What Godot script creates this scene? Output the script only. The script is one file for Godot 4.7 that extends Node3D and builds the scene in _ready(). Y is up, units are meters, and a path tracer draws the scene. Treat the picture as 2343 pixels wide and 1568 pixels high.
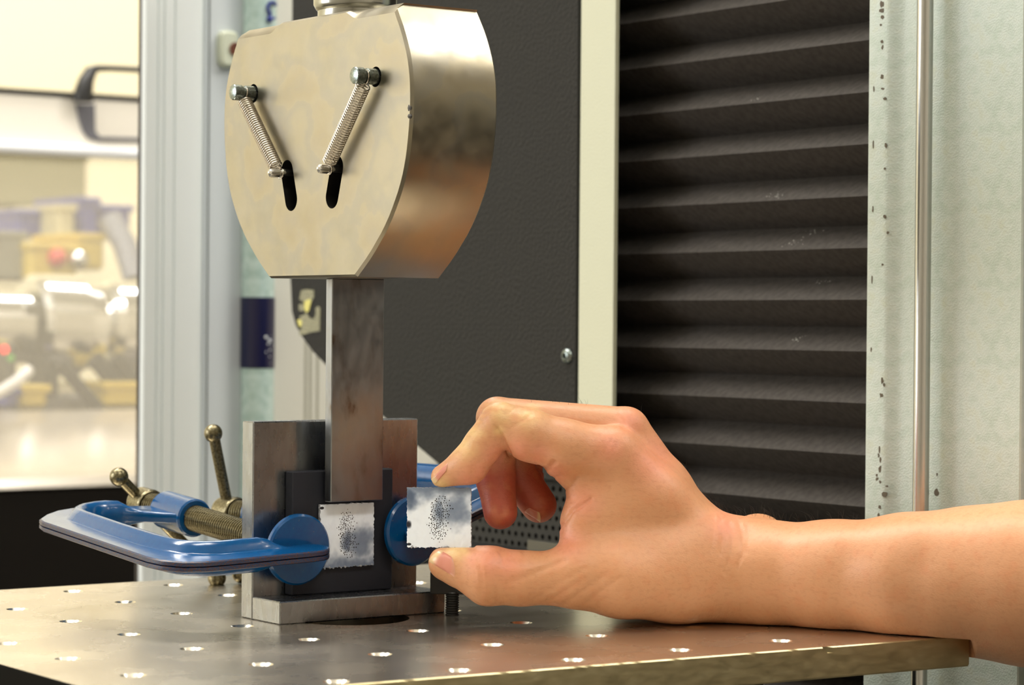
extends Node3D
# A materials laboratory: a testing machine with a grip and bar over a clamped angle bracket on a drilled steel
# table, and a hand holding a small coupon. World: y up, the table top is y = 0, its holes lie on a 50 mm grid.

const F_PX := 5743.55            # focal length in pixels of the 2343 x 1568 frame
const CAM := Vector3(-0.4976, 0.12121, 0.71447)
var cam_f: Vector3
var cam_r: Vector3
var cam_u: Vector3
var M := {}
var rng := RandomNumberGenerator.new()

func _ready() -> void:
	rng.seed = 7
	camera_and_light()
	make_materials()
	room()
	column()
	enclosure()
	lathe_corner()
	table()
	bracket_group()
	grip()
	hand()

# ---------------------------------------------------------------- camera, light
func camera_and_light() -> void:
	var yaw := 0.62855
	var pit := 0.00826
	var roll := 0.00792
	var f0 := Vector3(sin(yaw), 0, -cos(yaw))
	var r0 := Vector3(cos(yaw), 0, sin(yaw))
	cam_f = f0 * cos(pit) - Vector3.UP * sin(pit)
	var u0 := Vector3.UP * cos(pit) + f0 * sin(pit)
	cam_r = r0 * cos(roll) + u0 * sin(roll)
	cam_u = u0 * cos(roll) - r0 * sin(roll)
	var cam := Camera3D.new()
	cam.name = "camera"
	var at := CameraAttributesPhysical.new()
	at.frustum_focal_length = 100.0
	at.frustum_focus_distance = 1.0
	at.exposure_aperture = 18.0
	at.frustum_near = 0.05
	at.frustum_far = 50.0
	cam.attributes = at
	cam.projection = Camera3D.PROJECTION_FRUSTUM
	cam.keep_aspect = Camera3D.KEEP_HEIGHT
	cam.near = 0.05
	cam.far = 50.0
	cam.size = 2.0 * 0.05 * 784.0 / F_PX
	cam.frustum_offset = Vector2.ZERO
	cam.transform = Transform3D(Basis(cam_r, cam_u, -cam_f), CAM)
	add_child(cam)
	cam.current = true
	var env := Environment.new()
	env.background_mode = Environment.BG_COLOR
	env.background_color = Color(0.5, 0.55, 0.62)
	env.tonemap_mode = Environment.TONE_MAPPER_LINEAR
	env.tonemap_exposure = 1.55
	env.sdfgi_enabled = true
	env.ssao_enabled = true
	env.ssil_enabled = true
	var we := WorldEnvironment.new()
	we.name = "environment"
	we.environment = env
	add_child(we)
	# the ceiling's fluorescent panels: one area light just under each (the fittings are built in room())
	for p in PANELS:
		var l := AreaLight3D.new()
		l.name = "ceiling_panel_glow"
		l.area_size = Vector2(PANEL.x, PANEL.y)
		l.light_energy = p.z * 0.95
		l.light_color = Color(1.0, 0.985, 0.96)
		l.position = Vector3(p.x, CEIL - 0.03, p.y)
		l.rotation_degrees = Vector3(-90, p.w, 0)
		l.shadow_enabled = true
		add_child(l, true)
	# daylight through the frosted window
	var w := AreaLight3D.new()
	w.name = "window_daylight"
	w.area_size = Vector2(WIN.z, WIN.w)
	w.light_energy = 1.3
	w.light_color = Color(0.97, 0.98, 1.0)
	w.position = Vector3(ROOM_A.x + 0.03, WIN.y, WIN.x)
	w.rotation_degrees = Vector3(0, -90, 0)
	w.shadow_enabled = true
	add_child(w, true)

const ROOM_A := Vector3(-2.3, -1.0, -2.7)
const ROOM_B := Vector3(2.6, 1.75, 2.5)
const CEIL := 1.75
const PANEL := Vector2(1.2, 0.3)
const PANELS := [Vector4(-0.5, -1.1, 2.3, 0), Vector4(-0.3, 1.35, 1.0, 0), Vector4(-1.75, -0.2, 0.3, 90), Vector4(1.38, 0.7, 2.6, 90), Vector4(1.15, -1.8, 2.0, 0), Vector4(0.15, -0.25, 0.9, 0)]   # x, z, strength, turn
const WIN := Vector4(-1.75, 0.62, 1.5, 1.1)   # centre z, centre y, width, height of the window in the left wall

# ---------------------------------------------------------------- helpers
func mm(x: float, y: float, z: float) -> Vector3:
	return Vector3(x, y, z) * 0.001

func at(u: float, v: float, d: float) -> Vector3:
	return CAM + (cam_f + cam_r * ((u - 1171.5) / F_PX) + cam_u * ((784.0 - v) / F_PX)) * d

class Soup:
	# a soup of triangles, counter-clockwise from outside; normals are smoothed below an angle on commit
	var v := PackedVector3Array()
	var uv := PackedVector2Array()
	var col := PackedColorArray()
	func tri(a: Vector3, b: Vector3, c: Vector3) -> void:
		v.append(a); v.append(b); v.append(c)
	func quad(a: Vector3, b: Vector3, c: Vector3, d: Vector3) -> void:
		tri(a, b, c); tri(a, c, d)
	func tri_uv(a: Vector3, b: Vector3, c: Vector3, p: Vector2, q: Vector2, r: Vector2) -> void:
		tri(a, b, c)
		uv.append(p); uv.append(q); uv.append(r)
	func add(o: Soup, xf: Transform3D = Transform3D()) -> Soup:
		for p in o.v:
			v.append(xf * p)
		return self
	func commit(angle: float = 35.0) -> ArrayMesh:
		var n := v.size()
		var fn := PackedVector3Array()
		fn.resize(n / 3)
		var groups := {}
		for t in n / 3:
			fn[t] = (v[t * 3 + 1] - v[t * 3]).cross(v[t * 3 + 2] - v[t * 3])
			for k in 3:
				var key := Vector3i((v[t * 3 + k] * 200000.0).round())
				if groups.has(key):
					groups[key].append(t)
				else:
					groups[key] = [t]
		var nn := PackedVector3Array()
		nn.resize(n)
		var lim := cos(deg_to_rad(angle))
		var un := PackedVector3Array()
		un.resize(n / 3)
		for t in n / 3:
			un[t] = fn[t].normalized()
		for t in n / 3:
			for k in 3:
				var s := Vector3.ZERO
				for g in groups[Vector3i((v[t * 3 + k] * 200000.0).round())]:
					if un[g].dot(un[t]) >= lim:
						s += fn[g]
				nn[t * 3 + k] = s.normalized() if s.length_squared() > 0.0 else Vector3.UP
		var vv := PackedVector3Array()
		vv.resize(n)
		var n2 := PackedVector3Array()
		n2.resize(n)
		var u2 := PackedVector2Array()
		var has := uv.size() == n
		if has:
			u2.resize(n)
		for t in n / 3:
			for k in 3:
				var src: int = t * 3 + [0, 2, 1][k]
				vv[t * 3 + k] = v[src]
				n2[t * 3 + k] = nn[src]
				if has:
					u2[t * 3 + k] = uv[src]
		var a := []
		a.resize(Mesh.ARRAY_MAX)
		a[Mesh.ARRAY_VERTEX] = vv
		a[Mesh.ARRAY_NORMAL] = n2
		if has:
			a[Mesh.ARRAY_TEX_UV] = u2
		var m := ArrayMesh.new()
		m.add_surface_from_arrays(Mesh.PRIMITIVE_TRIANGLES, a)
		return m

func put(called: String, s, mat: Material, parent: Node = self, angle: float = 35.0) -> MeshInstance3D:
	var o := MeshInstance3D.new()
	o.name = called
	o.mesh = s.commit(angle) if s is Soup else s
	o.material_override = null
	o.mesh.surface_set_material(0, mat)
	o.cast_shadow = GeometryInstance3D.SHADOW_CASTING_SETTING_ON
	parent.add_child(o, true)
	return o

func thing(called: String, label: String, category: String, where := Vector3.ZERO, group := "") -> Node3D:
	var o := Node3D.new()
	o.name = called
	o.position = where
	add_child(o, true)
	return tag(o, label, category, group)

func tag(o: Node3D, label: String, category: String, group := "") -> Node3D:
	o.set_meta("label", label)
	o.set_meta("category", category)
	if group:
		o.set_meta("group", group)
	return o

func struct(called: String, s, mat: Material, label: String, category: String, angle := 35.0) -> MeshInstance3D:
	var o := put(called, s, mat, self, angle)
	o.set_meta("kind", "structure")
	tag(o, label, category)
	return o

# a box with chamfered edges: c centre, h half sizes, b chamfer
func box(c: Vector3, h: Vector3, b: float = 0.0005, bs := Basis()) -> Soup:
	var s := Soup.new()
	b = minf(b, minf(h.x, minf(h.y, h.z)) * 0.6)
	var p := func(sx: int, sy: int, sz: int, ax: int) -> Vector3:
		var q := Vector3(sx * (h.x - (0.0 if ax == 0 else b)), sy * (h.y - (0.0 if ax == 1 else b)), sz * (h.z - (0.0 if ax == 2 else b)))
		return c + bs * q
	var face := func(a: Vector3, bb: Vector3, cc: Vector3, d: Vector3, out: Vector3) -> void:
		if (bb - a).cross(cc - a).dot(bs * out) < 0.0:
			s.quad(a, d, cc, bb)
		else:
			s.quad(a, bb, cc, d)
	for sg in [-1, 1]:
		face.call(p.call(sg, -1, -1, 0), p.call(sg, 1, -1, 0), p.call(sg, 1, 1, 0), p.call(sg, -1, 1, 0), Vector3(sg, 0, 0))
		face.call(p.call(-1, sg, -1, 1), p.call(1, sg, -1, 1), p.call(1, sg, 1, 1), p.call(-1, sg, 1, 1), Vector3(0, sg, 0))
		face.call(p.call(-1, -1, sg, 2), p.call(1, -1, sg, 2), p.call(1, 1, sg, 2), p.call(-1, 1, sg, 2), Vector3(0, 0, sg))
		for s2 in [-1, 1]:
			face.call(p.call(sg, s2, -1, 0), p.call(sg, s2, 1, 0), p.call(sg, s2, 1, 1), p.call(sg, s2, -1, 1), Vector3(sg, s2, 0))
			face.call(p.call(sg, -1, s2, 0), p.call(sg, 1, s2, 0), p.call(sg, 1, s2, 2), p.call(sg, -1, s2, 2), Vector3(sg, 0, s2))
			face.call(p.call(-1, sg, s2, 1), p.call(1, sg, s2, 1), p.call(1, sg, s2, 2), p.call(-1, sg, s2, 2), Vector3(0, sg, s2))
			for s3 in [-1, 1]:
				var a: Vector3 = p.call(sg, s2, s3, 0)
				var b2: Vector3 = p.call(sg, s2, s3, 1)
				var c2: Vector3 = p.call(sg, s2, s3, 2)
				if (b2 - a).cross(c2 - a).dot(bs * Vector3(sg, s2, s3)) < 0.0:
					s.tri(a, c2, b2)
				else:
					s.tri(a, b2, c2)
	return s

# a box between two corners in millimetres
func bx(x0: float, x1: float, y0: float, y1: float, z0: float, z1: float, b: float = 0.5) -> Soup:
	return box(mm((x0 + x1) / 2, (y0 + y1) / 2, (z0 + z1) / 2), mm(absf(x1 - x0) / 2, absf(y1 - y0) / 2, absf(z1 - z0) / 2), b * 0.001)

# turned about local y; profile points are (radius, height) going so that outside lies to the right when rising
func lathe(prof: Array, xf: Transform3D, seg: int = 32) -> Soup:
	var s := Soup.new()
	for k in seg:
		var a0 := TAU * k / seg
		var a1 := TAU * (k + 1) / seg
		for i in prof.size() - 1:
			var p: Vector2 = prof[i]
			var q: Vector2 = prof[i + 1]
			var A := xf * Vector3(p.x * cos(a0), p.y, -p.x * sin(a0))
			var B := xf * Vector3(p.x * cos(a1), p.y, -p.x * sin(a1))
			var C := xf * Vector3(q.x * cos(a1), q.y, -q.x * sin(a1))
			var D := xf * Vector3(q.x * cos(a0), q.y, -q.x * sin(a0))
			if p.x > 1e-7:
				s.tri(A, B, C)
			if q.x > 1e-7:
				s.tri(A, C, D)
	return s

func axis_xf(o: Vector3, dir: Vector3) -> Transform3D:
	var y := dir.normalized()
	var x := y.cross(Vector3(0.123, 0.9, 0.4)).normalized()
	return Transform3D(Basis(x, y, x.cross(y)), o)

func rod(a: Vector3, b: Vector3, r: float, seg: int = 24, bev: float = 0.0003) -> Soup:
	var l := (b - a).length()
	return lathe([Vector2(0, 0), Vector2(r - bev, 0), Vector2(r, bev), Vector2(r, l - bev), Vector2(r - bev, l), Vector2(0, l)], axis_xf(a, b - a), seg)

func ball(c: Vector3, r: float, dir := Vector3.UP, seg: int = 24) -> Soup:
	var pr := []
	for i in 13:
		var t := PI * i / 12 - PI / 2
		pr.append(Vector2(maxf(0.0, r * cos(t)), r * sin(t)))
	return lathe(pr, axis_xf(c, dir), seg)

# a round tube along points
func sweep(path: PackedVector3Array, rad, seg: int = 8, caps := true) -> Soup:
	var s := Soup.new()
	var up := Vector3(0.3, 0.8, 0.52).normalized()
	var rings := []
	var n := path.size()
	for i in n:
		var t := (path[mini(i + 1, n - 1)] - path[maxi(i - 1, 0)]).normalized()
		up = (up - t * up.dot(t)).normalized()
		var w := t.cross(up)
		var r: float = rad if rad is float else rad[i]
		var ring := PackedVector3Array()
		for k in seg:
			var a := TAU * k / seg
			ring.append(path[i] + up * (r * cos(a)) + w * (r * sin(a)))
		rings.append(ring)
	for i in n - 1:
		for k in seg:
			var k2 := (k + 1) % seg
			s.quad(rings[i][k], rings[i][k2], rings[i + 1][k2], rings[i + 1][k])
	if caps:
		for k in seg - 2:
			s.tri(rings[0][0], rings[0][k + 2], rings[0][k + 1])
			s.tri(rings[n - 1][0], rings[n - 1][k + 1], rings[n - 1][k + 2])
	return s

# a closed loop of rings (each the same number of points, counter-clockwise seen from the end it starts at)
func loft(rings: Array, caps := true) -> Soup:
	var s := Soup.new()
	var m: int = rings[0].size()
	for i in rings.size() - 1:
		for k in m:
			var k2 := (k + 1) % m
			s.quad(rings[i][k], rings[i][k2], rings[i + 1][k2], rings[i + 1][k])
	if caps:
		cap(s, rings[0], true)
		cap(s, rings[-1], false)
	return s

func cap(s: Soup, ring: PackedVector3Array, flip: bool) -> void:
	var n := Vector3.ZERO
	for i in ring.size():
		n += (ring[i] - ring[0]).cross(ring[(i + 1) % ring.size()] - ring[0])
	n = n.normalized()
	var ex := (ring[1] - ring[0]).normalized()
	for i in ring.size():
		if (ring[i] - ring[0]).length() > 1e-5:
			ex = (ring[i] - ring[0]).normalized()
			break
	var ey := n.cross(ex)
	var flat := PackedVector2Array()
	for p in ring:
		flat.append(Vector2((p - ring[0]).dot(ex), (p - ring[0]).dot(ey)) * 1000.0)
	var idx := Geometry2D.triangulate_polygon(flat)
	for t in idx.size() / 3:
		var a := ring[idx[t * 3]]
		var b := ring[idx[t * 3 + 1]]
		var c := ring[idx[t * 3 + 2]]
		if ((b - a).cross(c - a).dot(n) < 0.0) != flip:
			s.tri(a, c, b)
		else:
			s.tri(a, b, c)

# a polygon (x, y) drawn out along local z from 0 to h, with both rims chamfered
func prism(poly: PackedVector2Array, h: float, bev: float, xf: Transform3D) -> Soup:
	if Geometry2D.is_polygon_clockwise(poly) != (Geometry2D.is_polygon_clockwise(PackedVector2Array([Vector2(0, 0), Vector2(1, 0), Vector2(1, 1)]))):
		poly = poly.duplicate()
		poly.reverse()
	var n := poly.size()
	var inner := PackedVector2Array()
	for i in n:
		var d0 := (poly[i] - poly[(i + n - 1) % n]).normalized()
		var d1 := (poly[(i + 1) % n] - poly[i]).normalized()
		var nn := Vector2(-d0.y, d0.x) + Vector2(-d1.y, d1.x)
		nn = nn / maxf(0.3, nn.length_squared() / 2.0)
		inner.append(poly[i] + nn * bev)
	var rings := []
	for w in [[inner, 0.0], [poly, bev], [poly, h - bev], [inner, h]]:
		var r := PackedVector3Array()
		for p in w[0]:
			r.append(xf * Vector3(p.x, p.y, w[1]))
		rings.append(r)
	return loft(rings)

# flat face with holes: outer and holes in 2D, cut into simple pieces along the given lines
func holed(outer: PackedVector2Array, holes: Array, xs: Array, ys: Array) -> Array:
	var out := []
	xs = xs.duplicate()
	ys = ys.duplicate()
	xs.sort()
	ys.sort()
	var x2 := [-1e4] + xs + [1e4]
	var y2 := [-1e4] + ys + [1e4]
	for i in x2.size() - 1:
		for j in y2.size() - 1:
			var cell := PackedVector2Array([Vector2(x2[i], y2[j]), Vector2(x2[i + 1], y2[j]), Vector2(x2[i + 1], y2[j + 1]), Vector2(x2[i], y2[j + 1])])
			var pieces := Geometry2D.intersect_polygons(outer, cell)
			for h in holes:
				var next := []
				for p in pieces:
					next.append_array(Geometry2D.clip_polygons(p, h))
				pieces.assign(next)
			for p in pieces:
				var t := Geometry2D.triangulate_polygon(p)
				for k in t.size() / 3:
					out.append([p[t[k * 3]], p[t[k * 3 + 1]], p[t[k * 3 + 2]]])
	return out

func circle(c: Vector2, r: float, seg: int = 28) -> PackedVector2Array:
	var p := PackedVector2Array()
	for k in seg:
		p.append(c + Vector2(cos(TAU * k / seg), sin(TAU * k / seg)) * r)
	return p

# ---------------------------------------------------------------- materials
func noise_tex(seed_: int, freq: float, cols: Array, octaves := 4, size := 512, kind := FastNoiseLite.TYPE_SIMPLEX_SMOOTH, stretch := Vector2.ONE) -> NoiseTexture2D:
	var n := FastNoiseLite.new()
	n.noise_type = kind
	n.seed = seed_
	n.frequency = freq
	n.fractal_octaves = octaves
	var t := NoiseTexture2D.new()
	t.width = int(size * stretch.x)
	t.height = int(size * stretch.y)
	t.seamless = true
	t.noise = n
	var g := Gradient.new()
	var offs := PackedFloat32Array()
	var cc := PackedColorArray()
	for c in cols:
		offs.append(c[0])
		cc.append(c[1])
	g.offsets = offs
	g.colors = cc
	t.color_ramp = g
	return t

func grey(v: float) -> Color:
	return Color(v, v, v)

func bump_tex(seed_: int, freq: float, octaves := 3, size := 512, kind := FastNoiseLite.TYPE_SIMPLEX_SMOOTH) -> NoiseTexture2D:
	return noise_tex(seed_, freq, [[0.0, Color.BLACK], [1.0, Color.WHITE]], octaves, size, kind)

func mat(col: Color, rough: float, metal := 0.0, spec := 0.5) -> StandardMaterial3D:
	var m := StandardMaterial3D.new()
	m.albedo_color = col
	m.roughness = rough
	m.metallic = metal
	m.metallic_specular = spec
	return m

func tri_map(m: StandardMaterial3D, metres: Vector3, world := false) -> StandardMaterial3D:
	m.uv1_triplanar = true
	m.uv1_world_triplanar = world
	m.uv1_triplanar_sharpness = 4.0
	m.uv1_scale = Vector3(1.0 / metres.x, 1.0 / metres.y, 1.0 / metres.z)
	return m

func with_tex(m: StandardMaterial3D, albedo: Texture2D, rough: Texture2D = null, bump: Texture2D = null, bump_cm := 0.01) -> StandardMaterial3D:
	if albedo:
		m.albedo_texture = albedo
	if rough:
		m.roughness_texture = rough
		m.roughness_texture_channel = BaseMaterial3D.TEXTURE_CHANNEL_RED
	if bump:
		m.heightmap_enabled = true
		m.heightmap_texture = bump
		m.heightmap_scale = bump_cm
	return m

func with_detail(m: StandardMaterial3D, albedo: Texture2D, mask: Texture2D) -> StandardMaterial3D:
	m.detail_enabled = true
	m.detail_albedo = albedo
	m.detail_mask = mask
	m.detail_blend_mode = BaseMaterial3D.BLEND_MODE_MIX
	return m

# thin straight scratches, light on black, for masks
func scratch_tex(size: int, n: int, seed_: int, dir_bias: float, long: float) -> ImageTexture:
	var im := Image.create(size, size, false, Image.FORMAT_RGBA8)
	im.fill(Color.BLACK)
	var r := RandomNumberGenerator.new()
	r.seed = seed_
	for i in n:
		var p := Vector2(r.randf() * size, r.randf() * size)
		var a := r.randf() * TAU if r.randf() > dir_bias else r.randfn(0.0, 0.05)
		var l := r.randf_range(0.1, 1.0) * long * size
		var c := r.randf_range(0.15, 0.8)
		var bend := r.randfn(0.0, 0.002)
		for k in int(l):
			im.set_pixel(posmod(int(p.x), size), posmod(int(p.y), size), grey(c))
			p += Vector2(cos(a), sin(a))
			a += bend
	return ImageTexture.create_from_image(im)

func solid_tex(c: Color) -> ImageTexture:
	var im := Image.create(4, 4, false, Image.FORMAT_RGBA8)
	im.fill(c)
	return ImageTexture.create_from_image(im)

func make_materials() -> void:
	var fine := bump_tex(3, 0.09, 2)
	var soft := bump_tex(4, 0.02, 4)
	# tarnished steel of the grip: warm and cool patches with sharp fronts
	var tarn := noise_tex(11, 0.0026, [[0.0, Color(0.885, 0.855, 0.785)], [0.35, Color(0.905, 0.87, 0.785)], [0.5, Color(0.865, 0.84, 0.78)], [0.58, Color(0.875, 0.845, 0.78)], [0.61, Color(0.905, 0.865, 0.775)], [0.75, Color(0.89, 0.845, 0.75)], [1.0, Color(0.86, 0.83, 0.77)]], 9, 1024)
	var tarn_r := noise_tex(12, 0.02, [[0.0, grey(0.30)], [0.5, grey(0.36)], [1.0, grey(0.46)]], 4)
	M.grip = tri_map(with_tex(mat(Color(0.645, 0.64, 0.62), 1.0, 1.0), tarn, tarn_r, fine, 0.0006), Vector3.ONE * 0.16)
	M.steel = tri_map(with_tex(mat(Color(0.80, 0.78, 0.75), 1.0, 1.0), null, noise_tex(14, 0.02, [[0.0, grey(0.24)], [1.0, grey(0.42)]], 4), fine, 0.0004), Vector3.ONE * 0.06)
	M.chrome = mat(Color(0.86, 0.86, 0.85), 0.16, 1.0)
	M.dark_steel = mat(Color(0.42, 0.42, 0.40), 0.3, 1.0)
	M.zinc = tri_map(with_tex(mat(Color(0.56, 0.585, 0.58), 1.0, 1.0), noise_tex(15, 0.03, [[0.0, Color(0.75, 0.78, 0.7)], [0.5, Color(0.95, 0.97, 0.97)], [1.0, Color(1, 1, 1)]]), noise_tex(16, 0.03, [[0.0, grey(0.2)], [1.0, grey(0.38)]])), Vector3.ONE * 0.02)
	M.collar = mat(Color(0.60, 0.60, 0.57), 0.2, 1.0)
	M.spring = mat(Color(0.78, 0.75, 0.70), 0.22, 1.0)
	M.stud = mat(Color(0.22, 0.215, 0.20), 0.4, 0.6)
	M.pit = mat(Color(0.03, 0.028, 0.025), 0.7, 0.0, 0.1)
	# the flat bar: ground steel with brown stains
	var bar_c := noise_tex(21, 0.006, [[0.0, Color(0.66, 0.66, 0.66)], [0.62, Color(0.63, 0.625, 0.62)], [0.80, Color(0.58, 0.56, 0.545)], [0.90, Color(0.48, 0.42, 0.37)], [1.0, Color(0.42, 0.34, 0.27)]], 6, 512)
	M.bar = tri_map(with_tex(mat(Color(0.87, 0.89, 0.915), 1.0, 1.0), bar_c, noise_tex(22, 0.02, [[0.0, grey(0.28)], [1.0, grey(0.42)]]), bump_tex(23, 0.05, 3), 0.0015), Vector3(0.05, 0.11, 0.05))
	M.bracket = tri_map(with_tex(mat(Color(0.62, 0.635, 0.655), 1.0, 1.0), noise_tex(24, 0.01, [[0.0, Color(0.93, 0.92, 0.91)], [1.0, Color(1, 1, 1)]]), noise_tex(25, 0.01, [[0.0, grey(0.24)], [1.0, grey(0.31)]])), Vector3(0.03, 0.09, 0.03))
	M.block = tri_map(with_tex(mat(Color(0.16, 0.165, 0.19), 1.0, 0.0, 0.3), null, noise_tex(28, 0.02, [[0.0, grey(0.36)], [1.0, grey(0.55)]]), fine, 0.001), Vector3.ONE * 0.05)
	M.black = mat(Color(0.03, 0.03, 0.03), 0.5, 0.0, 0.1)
	# the drilled table
	var tab := noise_tex(31, 0.004, [[0.0, Color(0.80, 0.775, 0.735)], [0.5, Color(0.835, 0.81, 0.77)], [1.0, Color(0.87, 0.845, 0.80)]], 6, 1024)
	M.table = tri_map(with_detail(with_tex(mat(Color(0.985, 0.97, 0.94), 1.0, 1.0), tab, noise_tex(32, 0.012, [[0.0, grey(0.25)], [0.5, grey(0.27)], [1.0, grey(0.30)]], 5), bump_tex(33, 0.03, 3), 0.00015), solid_tex(Color(0.97, 0.95, 0.92)), scratch_tex(1024, 130, 5, 0.3, 0.10)), Vector3.ONE * 0.27)
	M.table_edge = tri_map(with_tex(mat(Color(0.86, 0.84, 0.76), 1.0, 1.0), noise_tex(34, 0.015, [[0.0, Color(0.80, 0.765, 0.66)], [0.5, Color(0.87, 0.83, 0.72)], [1.0, Color(0.93, 0.90, 0.80)]], 6), noise_tex(35, 0.03, [[0.0, grey(0.38)], [1.0, grey(0.48)]]), fine, 0.0004), Vector3(0.16, 0.05, 0.16))
	M.sleeve = mat(Color(0.93, 0.90, 0.83), 0.25, 1.0)
	# clamps
	var chips := noise_tex(41, 0.03, [[0.0, Color.BLACK], [0.86, Color.BLACK], [0.9, Color.WHITE], [1.0, Color.WHITE]], 5)
	M.blue = tri_map(with_detail(with_tex(mat(Color(0.0, 0.29, 0.49), 0.2), noise_tex(42, 0.03, [[0.0, Color(0.8, 0.9, 0.95)], [1.0, Color(1, 1, 1)]]), null, bump_tex(43, 0.015, 3), 0.004), solid_tex(Color(0.30, 0.36, 0.40)), chips), Vector3.ONE * 0.045)
	M.blue.clearcoat_enabled = true
	M.blue.clearcoat = 0.35
	M.blue.clearcoat_roughness = 0.1
	var rusty := noise_tex(44, 0.035, [[0.0, Color.BLACK], [0.53, Color.BLACK], [0.58, Color.WHITE], [1.0, Color.WHITE]], 5)
	M.blue_edge = tri_map(with_detail(with_tex(mat(Color(0.01, 0.17, 0.31), 0.35), null, null, fine, 0.004), noise_tex(45, 0.05, [[0.0, Color(0.16, 0.10, 0.07)], [0.6, Color(0.33, 0.17, 0.10)], [1.0, Color(0.36, 0.33, 0.30)]]), rusty), Vector3(0.02, 0.01, 0.02))
	M.brass = tri_map(with_tex(mat(Color(0.58, 0.56, 0.49), 1.0, 1.0), noise_tex(46, 0.03, [[0.0, Color(0.45, 0.42, 0.36)], [0.45, Color(0.8, 0.78, 0.70)], [1.0, Color(1, 0.98, 0.92)]], 5), noise_tex(47, 0.04, [[0.0, grey(0.22)], [1.0, grey(0.45)]])), Vector3.ONE * 0.02)
	# painted machine
	var peel := bump_tex(51, 0.05, 2)
	M.cream = tri_map(with_tex(mat(Color(0.80, 0.81, 0.72), 0.5), noise_tex(52, 0.01, [[0.0, Color(0.93, 0.94, 0.90)], [1.0, Color(1, 1, 1)]], 4), null, peel, 0.012), Vector3.ONE * 0.05)
	M.strip = tri_map(with_tex(mat(Color(0.715, 0.72, 0.63), 0.5), null, null, peel, 0.006), Vector3.ONE * 0.05)
	M.panel = tri_map(with_tex(mat(Color(0.715, 0.755, 0.725), 0.45), noise_tex(53, 0.006, [[0.0, Color(0.93, 0.95, 0.93)], [0.6, Color(1, 1, 1)], [1.0, Color(0.98, 0.97, 0.93)]], 4), null, peel, 0.010), Vector3.ONE * 0.032)
	M.bluegrey = mat(Color(0.62, 0.66, 0.74), 0.5)
	M.chip = mat(Color(0.30, 0.26, 0.19), 0.6)
	M.plate = tri_map(with_tex(mat(Color(0.165, 0.162, 0.152), 0.62, 0.0, 0.22), null, null, bump_tex(54, 0.035, 3), 0.03), Vector3.ONE * 0.05)
	M.rubber = tri_map(with_tex(mat(Color(0.27, 0.255, 0.24), 1.0, 0.0, 0.2), noise_tex(55, 0.02, [[0.0, Color(0.8, 0.8, 0.8)], [0.7, Color(1, 1, 1)], [0.86, Color(1, 1, 1)], [0.92, Color(1, 1, 1)], [1.0, Color(1, 1, 1)]], 5), noise_tex(56, 0.02, [[0.0, grey(0.5)], [1.0, grey(0.7)]]), bump_tex(57, 0.1, 2), 0.008), Vector3(0.05, 0.02, 0.05))
	M.rail = mat(Color(0.72, 0.72, 0.71), 0.26, 1.0)
	M.foil = tri_map(with_tex(mat(Color(0.62, 0.61, 0.50), 0.55), noise_tex(58, 0.06, [[0.0, Color(0.30, 0.29, 0.27)], [0.42, Color(0.40, 0.39, 0.36)], [0.52, Color(1, 1, 0.97)], [1.0, Color(1, 1, 1)]], 4)), Vector3.ONE * 0.03)
	M.foil_y = mat(Color(0.76, 0.73, 0.40), 0.5)
	# enclosure and room
	M.profile = mat(Color(0.91, 0.935, 0.935), 0.4)
	M.profile_cool = mat(Color(0.79, 0.815, 0.825), 0.4)
	M.groove = mat(Color(0.30, 0.33, 0.31), 0.6)
	M.tube = tri_map(with_tex(mat(Color(0.80, 0.87, 0.85), 0.12), noise_tex(61, 0.012, [[0.0, Color(0.78, 0.83, 0.81)], [0.5, Color(0.9, 0.93, 0.92)], [1.0, Color(1, 1, 1)]], 3)), Vector3.ONE * 0.06)
	M.navy = mat(Color(0.02, 0.03, 0.22), 0.35)
	M.ink = mat(Color(0.08, 0.16, 0.50), 0.4)
	M.orange = mat(Color(0.42, 0.22, 0.12), 0.5)
	M.wall = mat(Color(0.93, 0.89, 0.76), 0.8)
	M.wall_white = mat(Color(0.80, 0.775, 0.72), 0.8)
	M.ceiling = mat(Color(0.88, 0.87, 0.84), 0.9)
	M.floor = mat(Color(0.30, 0.29, 0.27), 0.45)
	M.light = mat(Color(1, 1, 1), 0.5)
	M.light.emission_enabled = true
	M.light.emission = Color(1.0, 0.97, 0.91)
	M.light.emission_energy_multiplier = 4.0
	M.window = M.light.duplicate()
	M.window.emission = Color(0.97, 0.98, 1.0)
	M.window.emission_energy_multiplier = 3.0
	M.frame = mat(Color(0.80, 0.80, 0.78), 0.4)
	M.cover = mat(Color(0.93, 0.91, 0.87), 0.12)
	M.cover.clearcoat_enabled = true
	M.cover.clearcoat = 1.0
	M.cover.clearcoat_roughness = 0.03
	M.tray = mat(Color(0.78, 0.75, 0.70), 0.2, 0.6)
	M.plexi = mat(Color(0.98, 0.95, 0.88, 0.20), 0.3)
	M.plexi.transparency = BaseMaterial3D.TRANSPARENCY_ALPHA
	M.yellow = mat(Color(0.72, 0.62, 0.22), 0.5)
	M.bin = mat(Color(0.14, 0.18, 0.50), 0.5)
	M.olive = mat(Color(0.42, 0.42, 0.36), 0.6)
	M.greyp = mat(Color(0.40, 0.39, 0.40), 0.5)
	M.darkp = mat(Color(0.13, 0.125, 0.13), 0.5, 0.0, 0.3)
	M.hose = mat(Color(0.80, 0.79, 0.78), 0.4)
	M.red = mat(Color(0.9, 0.05, 0.06), 0.4)
	M.red.emission_enabled = true
	M.red.emission = Color(1.0, 0.06, 0.08)
	M.red.emission_energy_multiplier = 1.4
	M.green = mat(Color(0.25, 0.6, 0.1), 0.4)
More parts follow.
